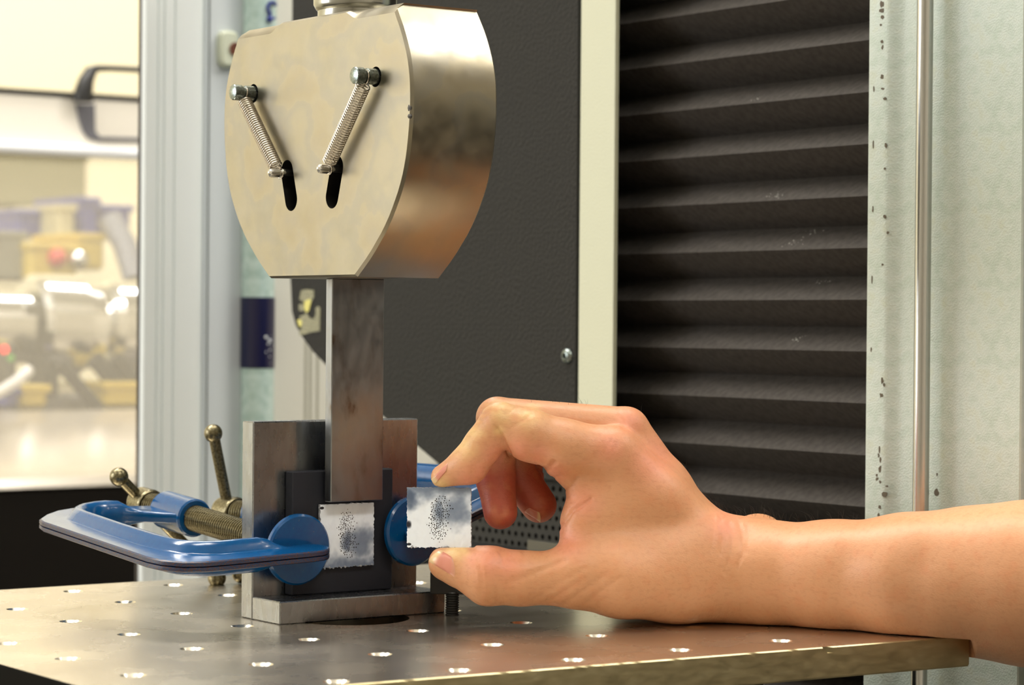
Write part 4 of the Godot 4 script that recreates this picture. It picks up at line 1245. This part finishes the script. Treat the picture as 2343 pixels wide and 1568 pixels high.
func grip() -> void:
	tag(put("test_bar", bx(42.6, 67.8, 47.2, 138.3, -158.0, -153.0, 0.35), M.bar), "flat grey steel bar hanging from the grip to the coupon", "bar")
	var zc := -155.8
	var g := thing("wedge_grip", "big rounded tarnished steel wedge grip with two coil springs", "grip", mm(54.5, 138.5, zc))
	var o := -g.position
	# outline, counter-clockwise seen from -x is reversed below; z relative to the centre
	var side := []
	for i in 33:
		var y := lerpf(138.5, 241.0, i / 32.0)
		side.append(Vector2(head_half(y), y))
	var loop := func(x: float, inset: float) -> PackedVector3Array:
		var k := clampf((x - 34.0) / 5.0, 0.0, 1.0)
		var led := lerpf(241.0, 244.2, k)
		var pts := []
		for p in side:
			pts.append(Vector2(p.x, p.y))
		pts[-1] = Vector2(head_half(lerpf(241.0, 243.4, k)), lerpf(241.0, 243.4, k))
		pts.append(Vector2(60.0 - 0.6 * k, led))
		for q in [[34.0, 0.0], [31.0, 0.22], [28.6, 0.6], [26.6, 0.9], [24.0, 1.0]]:
			pts.append(Vector2(q[0], lerpf(led, 244.2, q[1])))
		var all := []
		for p in pts:
			all.append(p)
		for i in range(pts.size() - 1, -1, -1):
			all.append(Vector2(-pts[i].x, pts[i].y))
		var out := PackedVector3Array()
		var c := Vector2(0, 200)
		var n := all.size()
		for i in n:
			var p: Vector2 = all[i]
			if inset > 0.0:
				var d0: Vector2 = (p - all[(i + n - 1) % n]).normalized()
				var d1: Vector2 = (all[(i + 1) % n] - p).normalized()
				var nn := Vector2(-d0.y, d0.x) + Vector2(-d1.y, d1.x)
				nn /= maxf(0.6, nn.length_squared() / 2.0)
				p += nn * inset
			out.append(mm(x, p.y, zc + p.x) + o)
		return out
	var bev := 1.3
	var rings := [loop.call(75.0, bev), loop.call(75.0 - bev, 0.0), loop.call(39.0, 0.0), loop.call(34.0 + bev, 0.0), loop.call(34.0, 0.9)]
	var body := loft(rings, false)
	cap(body, rings[0], true)
	orient_side(body)
	# front face with its two slots and two pin holes
	var front: PackedVector3Array = rings[4]
	var flat := PackedVector2Array()
	for p in front:
		var w := p - o
		flat.append(Vector2(w.z * 1000.0 - zc, w.y * 1000.0))
	var holes := []
	for sgn in [-1.0, 1.0]:
		var a := Vector2(19.3 * sgn, 182.3)
		var b := Vector2(15.8 * sgn, 170.6)
		var d := (b - a).normalized()
		var nn := Vector2(-d.y, d.x)
		var slot := PackedVector2Array()
		for k in 17:
			var t := PI * k / 16
			slot.append(a + (nn * cos(t) - d * sin(t)) * 4.7)
		for k in 17:
			var t := PI * k / 16
			slot.append(b + (-nn * cos(t) + d * sin(t)) * 4.7)
		holes.append(slot)
		holes.append(circle(Vector2(47.2 * sgn, 216.2), 4.0, 32))
	var xs := [-47.2, -17.5, 0.0, 17.5, 47.2]
	for tr in holed(flat, holes, xs, [176.0, 216.2]):
		var a := mm(34, tr[0].y, zc + tr[0].x) + o
		var b := mm(34, tr[1].y, zc + tr[1].x) + o
		var c := mm(34, tr[2].y, zc + tr[2].x) + o
		if (b - a).cross(c - a).x > 0.0:
			body.tri(a, c, b)
		else:
			body.tri(a, b, c)
	put("body", body, M.grip, g, 24)
	for h in holes:
		var wells := Soup.new()
		var dep := 12.0
		var r0 := PackedVector3Array()
		var r1 := PackedVector3Array()
		for p in h:
			r0.append(mm(34, p.y, zc + p.x) + o)
			r1.append(mm(34 + dep, p.y, zc + p.x) + o)
		var c := Vector3.ZERO
		for p in r1:
			c += p / r1.size()
		for k in r0.size():
			var k2 := (k + 1) % r0.size()
			var mid := (r0[k] + r0[k2]) / 2.0
			var nrm := (r0[k2] - r0[k]).cross(r1[k] - r0[k])
			if nrm.dot(Vector3(mid.x, c.y, c.z) - mid) > 0.0:
				wells.quad(r0[k], r0[k2], r1[k2], r1[k])
			else:
				wells.quad(r0[k2], r0[k], r1[k], r1[k2])
			wells.tri(c, r1[k2], r1[k])
		put("slot_lining", wells, mat(Color(0.10, 0.085, 0.06), 0.55, 0.5), g)
	# pins and springs
	var AX := Vector3(-1, 0, 0)
	for sgn in [-1.0, 1.0]:
		var p := put("spring_post", lathe([Vector2(0, 0), Vector2(0.0032, 0), Vector2(0.0032, 0.0108), Vector2(0.0031, 0.0132), Vector2(0.0026, 0.0135), Vector2(0.0026, 0.0146), Vector2(0.0031, 0.0149), Vector2(0.0033, 0.0152), Vector2(0.0033, 0.0186), Vector2(0.0030, 0.0190), Vector2(0.0015, 0.0194), Vector2(0, 0.0195)], axis_xf(mm(43.0, 216.2, zc + 47.2 * sgn) + o, AX), 32), M.zinc, g)
		var low_z: float = zc + 19.0 * sgn
		put("jaw_pin", lathe([Vector2(0, 0), Vector2(0.0019, 0), Vector2(0.0019, 0.0140), Vector2(0.0014, 0.0143), Vector2(0.0014, 0.0151), Vector2(0.0019, 0.0154), Vector2(0.0019, 0.0182), Vector2(0.0016, 0.0194), Vector2(0.0008, 0.0200), Vector2(0, 0.0202)], axis_xf(mm(45.0, 181.4, low_z) + o, AX), 28), M.chrome, g)
		# tension spring between the two
		var top := mm(29.2, 213.0, zc + 46.3 * sgn) + o
		var bot := mm(29.6, 183.6, zc + 20.4 * sgn) + o
		var ax := (bot - top).normalized()
		var e1 := ax.cross(Vector3(1, 0, 0)).normalized()
		var e2 := ax.cross(e1)
		var path := PackedVector3Array()
		var turns := 34
		var steps := turns * 14
		var pin_c := mm(29.1, 216.2, zc + 47.2 * sgn) + o
		# upper eye round the post
		for k in 17:
			var a := PI * 1.5 * k / 16 + PI * 0.25
			path.append(pin_c + Vector3(0.0008 * (k / 16.0 - 0.5), cos(a) * -0.0031 * -1.0, sin(a) * 0.0031 * sgn))
		for k in steps + 1:
			var f := float(k) / steps
			var a := TAU * turns * f
			var rr := 0.0027 * smoothstep(0.0, 0.02, f + 0.008) * smoothstep(0.0, 0.02, 1.008 - f)
			path.append(top.lerp(bot, f) + e1 * (rr * cos(a)) + e2 * (rr * sin(a)))
		var low_c := mm(30.3, 181.4, low_z) + o
		for k in 15:
			var a := TAU * 0.85 * k / 14
			path.append(low_c + Vector3(0.0006 * (k / 14.0), cos(a) * 0.0021, sin(a) * 0.0021 * sgn))
		put("coil_spring", sweep(path, 0.00036, 7), M.spring, g, 60)
	# nicks on the arris
	for e in [[938, 247, 2.6, 6.0], [938, 266, 2.8, 4.0]]:
		var np := on_x(e[0], e[1], 0.0345)
		put("edge_nick", shift(lathe([Vector2(0, -1), Vector2(0.7, -0.6), Vector2(1, 0), Vector2(0.6, 0.7), Vector2(0, 1)], Transform3D(Basis(Vector3(0.0008, 0, 0), Vector3(0, e[3] * 0.00034, 0), Vector3(0, 0, e[2] * 0.0005)), np), 9), o), mat(Color(0.26, 0.25, 0.24), 0.5, 0.4), g)
	# adapter on top
	put("adapter", shift(lathe([Vector2(0, 0.243), Vector2(0.0150, 0.243), Vector2(0.0155, 0.2436), Vector2(0.0155, 0.2475), Vector2(0.0162, 0.2482), Vector2(0.0172, 0.2500), Vector2(0.0172, 0.30), Vector2(0, 0.30)], Transform3D(Basis(), mm(54.5, 0, zc)), 48), o), M.collar, g, 30)

func orient_side(s: Soup) -> void:
	# the loft and the faces were made with one sense; turn them if they look inward
	var c := Vector3.ZERO
	for p in s.v:
		c += p
	c /= s.v.size()
	var vol := 0.0
	for t in s.v.size() / 3:
		vol += (s.v[t * 3] - c).dot((s.v[t * 3 + 1] - c).cross(s.v[t * 3 + 2] - c))
	if vol < 0.0:
		orient(s)

# ---------------------------------------------------------------- the hand
# The arm is a distance field over (u, v, w): u, v as seen along the line of sight, w the depth past one metre,
# all in units of 1 m / F_PX (about 0.17 mm); chains of tapered capsules joined by smooth minima.
var chains := 0
var bones := []      # [a: Vector3, ra, b: Vector3, rb, k_in, k_out, starts_chain, group]

func add_chain(pts: Array, ki: float, kj: float) -> void:
	for i in pts.size() - 1:
		var a: Array = pts[i]
		var b: Array = pts[i + 1]
		bones.append([Vector3(a[0], a[1], a[2]), float(a[3]), Vector3(b[0], b[1], b[2]), float(b[3]), ki, kj, chains])
	chains += 1

func build_bones() -> void:
	# forearm
	add_chain([[2820, 1385, -470, 212], [2640, 1362, -300, 196], [2460, 1343, -165, 179], [2343, 1334, -135, 172], [2217, 1329, -105, 152], [2080, 1322, -70, 132], [1900, 1319, 10, 115], [1750, 1313, 66, 109], [1660, 1306, 92, 107]], 40, 30)
	add_chain([[2820, 1388, -390, 206], [2640, 1364, -225, 190], [2460, 1343, -95, 173], [2343, 1336, -70, 166], [2217, 1330, -45, 148], [2080, 1323, -10, 126], [1900, 1322, 80, 106], [1750, 1317, 138, 100], [1660, 1300, 175, 96]], 40, 60)
	add_chain([[1800, 1296, 20, 44], [1950, 1270, -58, 52], [2120, 1262, -132, 68], [2300, 1262, -182, 84], [2460, 1266, -228, 100], [2800, 1290, -510, 130]], 30, 34)
	add_chain([[1735, 1241, 200, 65], [1768, 1262, 195, 58]], 10, 44)
	# tendons at the wrist
	add_chain([[1520, 1262, 10, 46], [1640, 1240, 45, 44], [1760, 1252, 58, 44]], 20, 26)
	add_chain([[1440, 1345, -30, 50], [1580, 1352, 20, 54], [1720, 1330, 46, 60]], 20, 30)
	# metacarpals
	add_chain([[1403, 1038, 20, 61], [1500, 1150, 50, 76], [1610, 1280, 90, 103], [1680, 1306, 110, 106]], 30, 40)
	add_chain([[1432, 985, 105, 53], [1518, 1114, 125, 58], [1618, 1262, 150, 78]], 30, 36)
	add_chain([[1433, 1010, 200, 50], [1515, 1122, 210, 56], [1630, 1272, 210, 82]], 30, 36)
	add_chain([[1428, 1050, 290, 46], [1515, 1162, 290, 56], [1640, 1290, 250, 86]], 30, 36)
	# thenar and web
	add_chain([[1325, 1322, -5, 68], [1420, 1320, 10, 88], [1540, 1318, 50, 101], [1680, 1306, 100, 107]], 40, 40)
	add_chain([[1450, 1345, 110, 68], [1600, 1328, 180, 92]], 30, 40)
	add_chain([[1346, 1112, 40, 44], [1344, 1198, 35, 56], [1338, 1290, 20, 62]], 30, 50)
	add_chain([[1420, 1180, 50, 75], [1450, 1260, 60, 80]], 30, 50)
	add_chain([[1284, 1064, 26, 34], [1328, 1100, 38, 38]], 10, 22)
	# index
	add_chain([[1403, 1038, 20, 60], [1290, 1022, 8, 60], [1212, 996, 5, 57], [1147, 967, 8, 47]], 20, 20)
	add_chain([[1142, 968, 8, 46], [1105, 1020, 14, 43], [1072, 1064, 18, 44], [1014, 1091, 28, 28]], 12, 7)
	# middle, ring, little
	add_chain([[1432, 985, 105, 53], [1138, 957, 100, 48]], 10, 8)
	add_chain([[1138, 957, 100, 48], [1134, 1095, 125, 44], [1145, 1173, 105, 39]], 12, 6)
	add_chain([[1433, 1010, 200, 50], [1160, 985, 190, 46]], 10, 6)
	add_chain([[1160, 985, 190, 46], [1188, 1093, 205, 45], [1233, 1156, 190, 41]], 12, 6)
	add_chain([[1428, 1050, 290, 46], [1190, 1010, 280, 40]], 10, 6)
	add_chain([[1190, 1010, 280, 40], [1203, 1075, 280, 38], [1215, 1120, 270, 33]], 12, 6)
	# thumb
	add_chain([[1325, 1322, -5, 68], [1190, 1324, -5, 59], [1120, 1318, 0, 66]], 24, 25)
	add_chain([[1116, 1317, 0, 66], [1062, 1298, 15, 47], [1020, 1289, 24, 40]], 25, 20)

func bone_d(b: Array, p: Vector3) -> float:
	var a: Vector3 = b[0]
	var ba: Vector3 = b[2] - a
	var pa := p - a
	var t := clampf(pa.dot(ba) / ba.length_squared(), 0.0, 1.0)
	return (pa - ba * t).length() - lerpf(b[1], b[3], t)

func smin(a: float, b: float, k: float) -> float:
	var h := maxf(k - absf(a - b), 0.0) / k
	return minf(a, b) - h * h * k * 0.25

func field(p: Vector3, use: Array) -> float:
	var d := 1e9
	var c := 1e9
	var kj := 1.0
	var cur := -1
	for b in use:
		if b[6] != cur:
			cur = b[6]
			if c < 1e8:
				d = smin(d, c, kj) if d < 1e8 else c
			c = bone_d(b, p)
			kj = b[5]
		else:
			var x := bone_d(b, p)
			c = smin(c, x, b[4]) if c < 1e8 else x
			kj = b[5]
	if c < 1e8:
		d = smin(d, c, kj) if d < 1e8 else c
	# pressed flat against the coupon's edges
	if p.x < 1088.0 and p.z < 60.0:
		if p.y < 1200.0 and p.y > 1060.0:
			d = -smin(-d, -(p.y - 1116.0), 8.0)
		elif p.y >= 1200.0:
			d = -smin(-d, -(1253.0 - p.y), 8.0)
	return d

const CELL := 5.0
const G0 := Vector3(940, 880, -740)
const GN := Vector3i(424, 148, 224)
var grid := PackedFloat32Array()
var live := PackedByteArray()   # blocks of 8 x 8 x 8 nodes that the surface may pass
const GB := Vector3i((GN.x + 7) / 8, (GN.y + 7) / 8, (GN.z + 7) / 8)

func eval_slab(bi: int) -> void:
	# blocks of 8 nodes along u, each split once more where the surface may pass
	var B := 8
	for bj in range(0, GN.y, B):
		for bk in range(0, GN.z, B):
			var base := Vector3i(bi * B, bj, bk)
			var c := G0 + (Vector3(base) + Vector3.ONE * 3.5) * CELL
			var near := 1e9
			var ds := PackedFloat32Array()
			for b in bones:
				var x := bone_d(b, c)
				ds.append(x)
				near = minf(near, x)
			var hd := 3.5 * CELL * 1.733
			if absf(near) > hd + 45.0 and near > 0.0:
				continue
			live[((bk / B) * GB.y + bj / B) * GB.x + bi] = 1
			var use := []
			for i in bones.size():
				if ds[i] < near + 2.0 * hd + 62.0:
					use.append(bones[i])
			# a chain must begin with its mark
			for h in 8:
				var s := base + Vector3i(4 * (h & 1), 4 * ((h >> 1) & 1), 4 * (h >> 2))
				var cc := G0 + (Vector3(s) + Vector3.ONE * 1.5) * CELL
				var dc := field(cc, use)
				if absf(dc) > 1.5 * CELL * 1.733 + 14.0:
					for i in 4:
						for j in 4:
							for k in 4:
								var q := s + Vector3i(i, j, k)
								if q.x < GN.x and q.y < GN.y and q.z < GN.z:
									grid[(q.z * GN.y + q.y) * GN.x + q.x] = dc
					continue
				for i in 4:
					for j in 4:
						for k in 4:
							var q := s + Vector3i(i, j, k)
							if q.x < GN.x and q.y < GN.y and q.z < GN.z:
								grid[(q.z * GN.y + q.y) * GN.x + q.x] = field(G0 + Vector3(q) * CELL, use)

# creases: polylines in (u, v) with width and depth
const CREASES := [
	[[[1137, 978], [1146, 994], [1154, 1014], [1166, 1042]], 5.0, 6.0],
	[[[1232, 1070], [1243, 1076], [1256, 1070], [1268, 1058]], 5.0, 6.0],
	[[[1264, 1094], [1282, 1092]], 4.0, 3.0],
	[[[1294, 1120], [1308, 1112], [1320, 1092]], 5.0, 5.0],
	[[[1280, 1208], [1296, 1188], [1310, 1168], [1330, 1158], [1352, 1142]], 5.0, 5.0],
	[[[1292, 1196], [1310, 1170]], 6.0, 4.0],
	[[[1145, 1262], [1149, 1274], [1150, 1290]], 4.0, 3.5],
	[[[1198, 1264], [1200, 1276]], 3.5, 3.0],
	[[[1106, 1046], [1086, 1066]], 4.0, 1.6],
	[[[1098, 1298], [1104, 1330], [1100, 1356]], 5.0, 1.6],
	[[[1136, 1310], [1138, 1345], [1140, 1370]], 5.0, 1.4],
	[[[1170, 1330], [1210, 1318], [1250, 1300], [1290, 1282]], 8.0, 3.0],
	[[[1220, 1372], [1262, 1346], [1300, 1322], [1340, 1300]], 5.0, 1.8],
	[[[1252, 1378], [1296, 1350], [1340, 1322]], 5.0, 1.8],
	[[[1290, 1384], [1336, 1350], [1380, 1318]], 5.0, 1.8],
	[[[1330, 1390], [1376, 1352], [1420, 1322]], 5.0, 1.6],
	[[[1690, 1192], [1700, 1226], [1700, 1260], [1686, 1300]], 4.0, 2.6],
	[[[1668, 1196], [1676, 1232], [1672, 1270], [1656, 1312]], 4.0, 2.2],
	[[[1648, 1190], [1654, 1230], [1648, 1268]], 4.0, 1.8],
	[[[1708, 1200], [1712, 1232], [1706, 1266]], 4.0, 1.8],
	[[[1632, 1182], [1634, 1222], [1626, 1262]], 4.0, 1.3],
	[[[1376, 1050], [1388, 1030], [1396, 1010]], 4.0, 1.8],
	[[[1392, 1056], [1404, 1032], [1410, 1012]], 4.0, 1.8],
	[[[1360, 1044], [1372, 1028], [1380, 1012]], 4.0, 1.3],
	[[[1416, 950], [1426, 964], [1430, 980]], 4.0, 1.6],
	[[[1432, 946], [1442, 962], [1446, 980]], 4.0, 1.6],
	[[[1150, 950], [1165, 944], [1182, 934]], 4.0, 1.4],
	[[[1172, 978], [1200, 960], [1216, 948]], 4.0, 1.4],
	[[[1100, 945], [1106, 950], [1112, 946]], 3.5, 2.0],
	[[[1096, 962], [1104, 964]], 3.5, 1.8],
]

func crease_depth(u: float, v: float) -> float:
	var d := 0.0
	for c in CREASES:
		var w: float = c[1]
		var pts: Array = c[0]
		var best := 1e9
		for i in pts.size() - 1:
			var a := Vector2(pts[i][0], pts[i][1])
			var ab := Vector2(pts[i + 1][0], pts[i + 1][1]) - a
			var p := Vector2(u, v) - a
			if absf(p.x) > 90.0 or absf(p.y) > 90.0:
				continue
			var t := clampf(p.dot(ab) / ab.length_squared(), 0.0, 1.0)
			best = minf(best, (p - ab * t).length())
		if best < 3.0 * w:
			d = maxf(d, c[2] * exp(-best * best / (w * w) * 1.2))
	return d

func blob(u: float, v: float, x: float, y: float, r: float) -> float:
	var d := Vector2(u - x, v - y).length_squared() / (r * r)
	return exp(-d)

var tone: FastNoiseLite

func skin_tone(p: Vector3) -> Color:
	var c := Color(0.80, 0.585, 0.425)
	var u := p.x
	var v := p.y
	var pink := 0.0
	for b in [[1092, 1082, 34], [1130, 1046, 34], [1072, 1096, 28], [1190, 1032, 34], [1232, 1040, 30], [1120, 1280, 46], [1160, 1288, 40], [1085, 1276, 26], [1276, 1215, 32], [1268, 1084, 30], [1300, 1240, 40], [1396, 1020, 40], [1440, 965, 36], [1330, 1150, 40], [1660, 1200, 40], [1500, 1050, 60]]:
		pink = maxf(pink, blob(u, v, b[0], b[1], b[2]))
	if p.z < 75.0 or u > 1300.0:
		c = c.lerp(Color(0.87, 0.55, 0.45), pink * 0.65)
	var pale := 0.0
	for b in [[1000, 1104, 20], [1012, 1112, 16], [1040, 1260, 26], [1060, 1257, 18], [1062, 1020, 30], [1085, 985, 26], [1140, 985, 14], [1150, 940, 30], [1210, 950, 30]]:
		pale = maxf(pale, blob(u, v, b[0], b[1], b[2]))
	if p.z < 75.0:
		c = c.lerp(Color(0.90, 0.78, 0.53), pale * 0.75)
	# shade on the curled fingers behind, painted in as darker red skin
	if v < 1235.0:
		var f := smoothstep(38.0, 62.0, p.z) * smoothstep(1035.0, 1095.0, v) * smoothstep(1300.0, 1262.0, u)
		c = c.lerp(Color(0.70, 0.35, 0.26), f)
	var t := tone.get_noise_3d(p.x, p.y, p.z)
	c = c.lerp(Color(0.80, 0.54, 0.38), clampf(t * 0.9, 0.0, 0.5))
	return c.srgb_to_linear()

func px_w(p: Vector3) -> Vector3:
	return at(p.x, p.y, 1.0 + p.z / F_PX)

func hand() -> void:
	tone = FastNoiseLite.new()
	tone.seed = 6
	tone.frequency = 0.02
	tone.fractal_octaves = 4
	build_bones()
	grid.resize(GN.x * GN.y * GN.z)
	grid.fill(100.0)
	live.resize(GB.x * GB.y * GB.z)
	live.fill(0)
	var slabs := int(ceil(GN.x / 8.0))
	var job := WorkerThreadPool.add_group_task(eval_slab, slabs)
	WorkerThreadPool.wait_for_group_task_completion(job)
	# surface nets
	var ids := {}
	var pos := PackedVector3Array()
	var sx := 1
	var sy := GN.x
	var sz := GN.x * GN.y
	var corner := [0, sx, sy, sx + sy, sz, sx + sz, sy + sz, sx + sy + sz]
	var co := []
	for k in 8:
		co.append(Vector3(k & 1, (k >> 1) & 1, k >> 2))
	var edges := [[0, 1], [2, 3], [4, 5], [6, 7], [0, 2], [1, 3], [4, 6], [5, 7], [0, 4], [1, 5], [2, 6], [3, 7]]
	var quads := PackedInt32Array()
	for blk in live.size():
		if live[blk] == 0:
			continue
		var b0 := Vector3i(blk % GB.x, (blk / GB.x) % GB.y, blk / (GB.x * GB.y)) * 8
		for k in range(b0.z, mini(b0.z + 8, GN.z - 1)):
			for j in range(b0.y, mini(b0.y + 8, GN.y - 1)):
				var row := k * sz + j * sy
				for i in range(b0.x, mini(b0.x + 8, GN.x - 1)):
					var n := row + i
					var g0 := grid[n]
					if g0 > 13.0 or g0 < -13.0:
						continue
					var m := 0
					for q in 8:
						if grid[n + corner[q]] < 0.0:
							m |= 1 << q
					if m == 0 or m == 255:
						continue
					var sum := Vector3.ZERO
					var cnt := 0
					for e in edges:
						var a: float = grid[n + corner[e[0]]]
						var b: float = grid[n + corner[e[1]]]
						if (a < 0.0) != (b < 0.0):
							sum += co[e[0]].lerp(co[e[1]], a / (a - b))
							cnt += 1
					ids[n] = pos.size()
					pos.append(G0 + (Vector3(i, j, k) + sum / cnt) * CELL)
	var idx := PackedInt32Array()
	for n in ids:
		var a: float = grid[n]
		for ax in [[sx, sy, sz], [sy, sz, sx], [sz, sx, sy]]:
			var b: float = grid[n + ax[0]]
			if (a < 0.0) == (b < 0.0):
				continue
			var q0: int = ids[n]
			if not (ids.has(n - ax[1]) and ids.has(n - ax[2]) and ids.has(n - ax[1] - ax[2])):
				continue
			var q1: int = ids[n - ax[1]]
			var q2: int = ids[n - ax[1] - ax[2]]
			var q3: int = ids[n - ax[2]]
			if a < 0.0:
				idx.append_array(PackedInt32Array([q0, q1, q2, q0, q2, q3]))
			else:
				idx.append_array(PackedInt32Array([q0, q2, q1, q0, q3, q2]))
	# creases press in along the normal of the smooth surface
	var nrm := normals(pos, idx)
	var col := PackedColorArray()
	var wp := PackedVector3Array()
	for i in pos.size():
		var p := pos[i]
		if p.x < 1760.0 and nrm[i].z < 0.25:
			p += -nrm[i] * crease_depth(p.x, p.y)
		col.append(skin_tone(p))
		var w := px_w(p)
		# the soft underside rests on the table
		if p.x > 1250.0 and w.y < 0.0006:
			w.y = lerpf(0.0005, w.y, smoothstep(2217.0, 2232.0, p.x) if w.z > 0.0279 else smoothstep(0.2246, 0.2254, w.x))
		wp.append(w)
	var nn := normals(wp, idx)
	# (u, v, w) is left-handed against the world, so look which way the normals point
	var sgn := 0.0
	for i in range(0, pos.size(), 97):
		var o := nrm[i]
		sgn += nn[i].dot(cam_r * o.x - cam_u * o.y + cam_f * o.z)
	if sgn < 0.0:
		for i in nn.size():
			nn[i] = -nn[i]
	# clockwise front faces
	var out_first := (wp[idx[1]] - wp[idx[0]]).cross(wp[idx[2]] - wp[idx[0]]).dot(nn[idx[0]])
	if out_first > 0.0:
		for t in idx.size() / 3:
			var k := idx[t * 3 + 1]
			idx[t * 3 + 1] = idx[t * 3 + 2]
			idx[t * 3 + 2] = k
	var a := []
	a.resize(Mesh.ARRAY_MAX)
	a[Mesh.ARRAY_VERTEX] = wp
	a[Mesh.ARRAY_NORMAL] = nn
	a[Mesh.ARRAY_COLOR] = col
	a[Mesh.ARRAY_INDEX] = idx
	var am := ArrayMesh.new()
	am.add_surface_from_arrays(Mesh.PRIMITIVE_TRIANGLES, a)
	var person := thing("person", "bare right forearm resting on the table, thumb and index finger pinching a coupon", "person")
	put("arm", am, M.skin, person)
	# nails: quads tip to cuticle, laid on the surface
	nail(person, Vector2(1010, 1259), Vector2(980, 1286), Vector2(1034, 1273), Vector2(1041, 1323), 5.0, 6.0, "thumb nail with a pale free edge")
	nail(person, Vector2(986, 1097), Vector2(998, 1107), Vector2(1026, 1057), Vector2(1022, 1078), 2.0, 2.0, "index finger nail seen from its side")
	nail(person, Vector2(1236, 1196), Vector2(1234, 1172), Vector2(1199, 1172), Vector2(1212, 1162), 2.0, 2.0, "ring finger nail in the shade of the palm")
	hairs(person)
	# the coupon between thumb and index finger
	var p0 := at(1005.6, 1184.2, 1.0052)
	var g := thing("coupon", "whitish spotted square coupon held between thumb and index finger", "coupon", p0, "metal coupons")
	var ex := (at(1080, 1185.5, 1.0035) - at(931.6, 1184, 1.0065)).normalized()
	var ey := (at(1006.5, 1114.5, 1.0052) - at(1004, 1252.5, 1.0052)).normalized()
	var ez := ex.cross(ey).normalized()
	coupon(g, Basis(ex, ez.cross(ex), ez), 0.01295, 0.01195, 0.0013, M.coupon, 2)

func normals(p: PackedVector3Array, idx: PackedInt32Array) -> PackedVector3Array:
	var n := PackedVector3Array()
	n.resize(p.size())
	for t in idx.size() / 3:
		var a := idx[t * 3]
		var b := idx[t * 3 + 1]
		var c := idx[t * 3 + 2]
		var f := (p[b] - p[a]).cross(p[c] - p[a])
		n[a] += f
		n[b] += f
		n[c] += f
	for i in n.size():
		n[i] = n[i].normalized()
	return n

# depth of the skin at (u, v) seen from the camera
func skin_w(u: float, v: float, from := -200.0) -> float:
	var w := from
	var best := 1e9
	var bw := w
	for i in 60:
		var d := field(Vector3(u, v, w), bones)
		if d < best:
			best = d
			bw = w
		if d < 0.3:
			return w
		w += maxf(d * 0.85, 0.4)
		if w > 330.0:
			break
	return bw

func nail(parent: Node3D, t1: Vector2, t2: Vector2, c1: Vector2, c2: Vector2, bulge_t: float, bulge_c: float, label: String) -> void:
	var na := 14
	var nb := 14
	var grid_p := []
	var axis := ((c1 + c2) / 2 - (t1 + t2) / 2).normalized()
	for j in nb + 1:
		var f := float(j) / nb
		var row := []
		for i in na + 1:
			var e := float(i) / na
			var arc := 4.0 * e * (1.0 - e)
			var q := t1.lerp(t2, e).lerp(c1.lerp(c2, e), f) + axis * (arc * (lerpf(-bulge_t, bulge_c, f)))
			var w := skin_w(q.x, q.y)
			row.append(Vector3(q.x, q.y, w))
		grid_p.append(row)
	# lift above the skin, curved across, with a rim that sinks in
	var wpos := []
	var cols := []
	for j in nb + 1:
		var row := []
		var cr := []
		for i in na + 1:
			var e := float(i) / na
			var f := float(j) / nb
			var rim := minf(minf(e, 1.0 - e) * na, minf(f + 0.15, 1.0 - f) * nb)
			var lift := lerpf(-1.2, 2.2, clampf(rim / 1.6, 0.0, 1.0))
			var p: Vector3 = grid_p[j][i]
			row.append(px_w(p - Vector3(0, 0, lift)))
			var c := Color(0.80, 0.52, 0.44).lerp(Color(0.86, 0.74, 0.56), smoothstep(0.30, 0.12, f)).lerp(Color(0.84, 0.62, 0.52), smoothstep(0.75, 0.95, f))
			cr.append(c.srgb_to_linear())
		wpos.append(row)
		cols.append(cr)
	var st := SurfaceTool.new()
	st.begin(Mesh.PRIMITIVE_TRIANGLES)
	st.set_smooth_group(0)
	for j in nb:
		for i in na:
			var k := [[j, i], [j, i + 1], [j + 1, i + 1], [j + 1, i]]
			var n: Vector3 = (wpos[j][i + 1] - wpos[j][i]).cross(wpos[j + 1][i] - wpos[j][i])
			var order := [0, 1, 2, 0, 2, 3] if n.dot(cam_f) > 0.0 else [0, 2, 1, 0, 3, 2]
			for o in order:
				st.set_color(cols[k[o][0]][k[o][1]])
				st.add_vertex(wpos[k[o][0]][k[o][1]])
	st.index()
	st.generate_normals()
	put("fingernail", st.commit(), M.nail, parent).set_meta("label", label)

func hairs(parent: Node3D) -> void:
	var s := Soup.new()
	var r := RandomNumberGenerator.new()
	r.seed = 21
	var spans := [[1180, 1350, 26, 10.0, 22.0, 100.0], [1460, 1560, 8, 14.0, 26.0, 125.0], [1560, 1650, 26, 20.0, 44.0, 150.0], [1640, 1790, 70, 20.0, 40.0, 175.0], [1790, 2000, 34, 16.0, 36.0, 70.0]]
	for e in spans:
		for i in e[2]:
			var u := r.randf_range(e[0], e[1])
			var w: float = e[5] + r.randf_range(-25.0, 25.0)
			var v := 860.0
			for k in 60:
				var d := field(Vector3(u, v, w), bones)
				if d < 0.6:
					break
				v += maxf(0.5, d * 0.8)
			if v > 1230.0:
				continue
			var l := r.randf_range(e[3], e[4])
			var lean := r.randf_range(-0.9, 0.25)
			var dz := r.randf_range(-8.0, 8.0)
			var path := PackedVector3Array()
			var rad := PackedFloat32Array()
			for k in 5:
				var f := k / 4.0
				path.append(px_w(Vector3(u + lean * l * f * f, v + 1.5 - l * f * (1.0 - 0.25 * f), w + dz * f)))
				rad.append(lerpf(0.00005, 0.000012, f))
			s.add(sweep(path, rad, 4, false))
	put("arm_hair", s, M.hair, parent).set_meta("kind", "stuff")
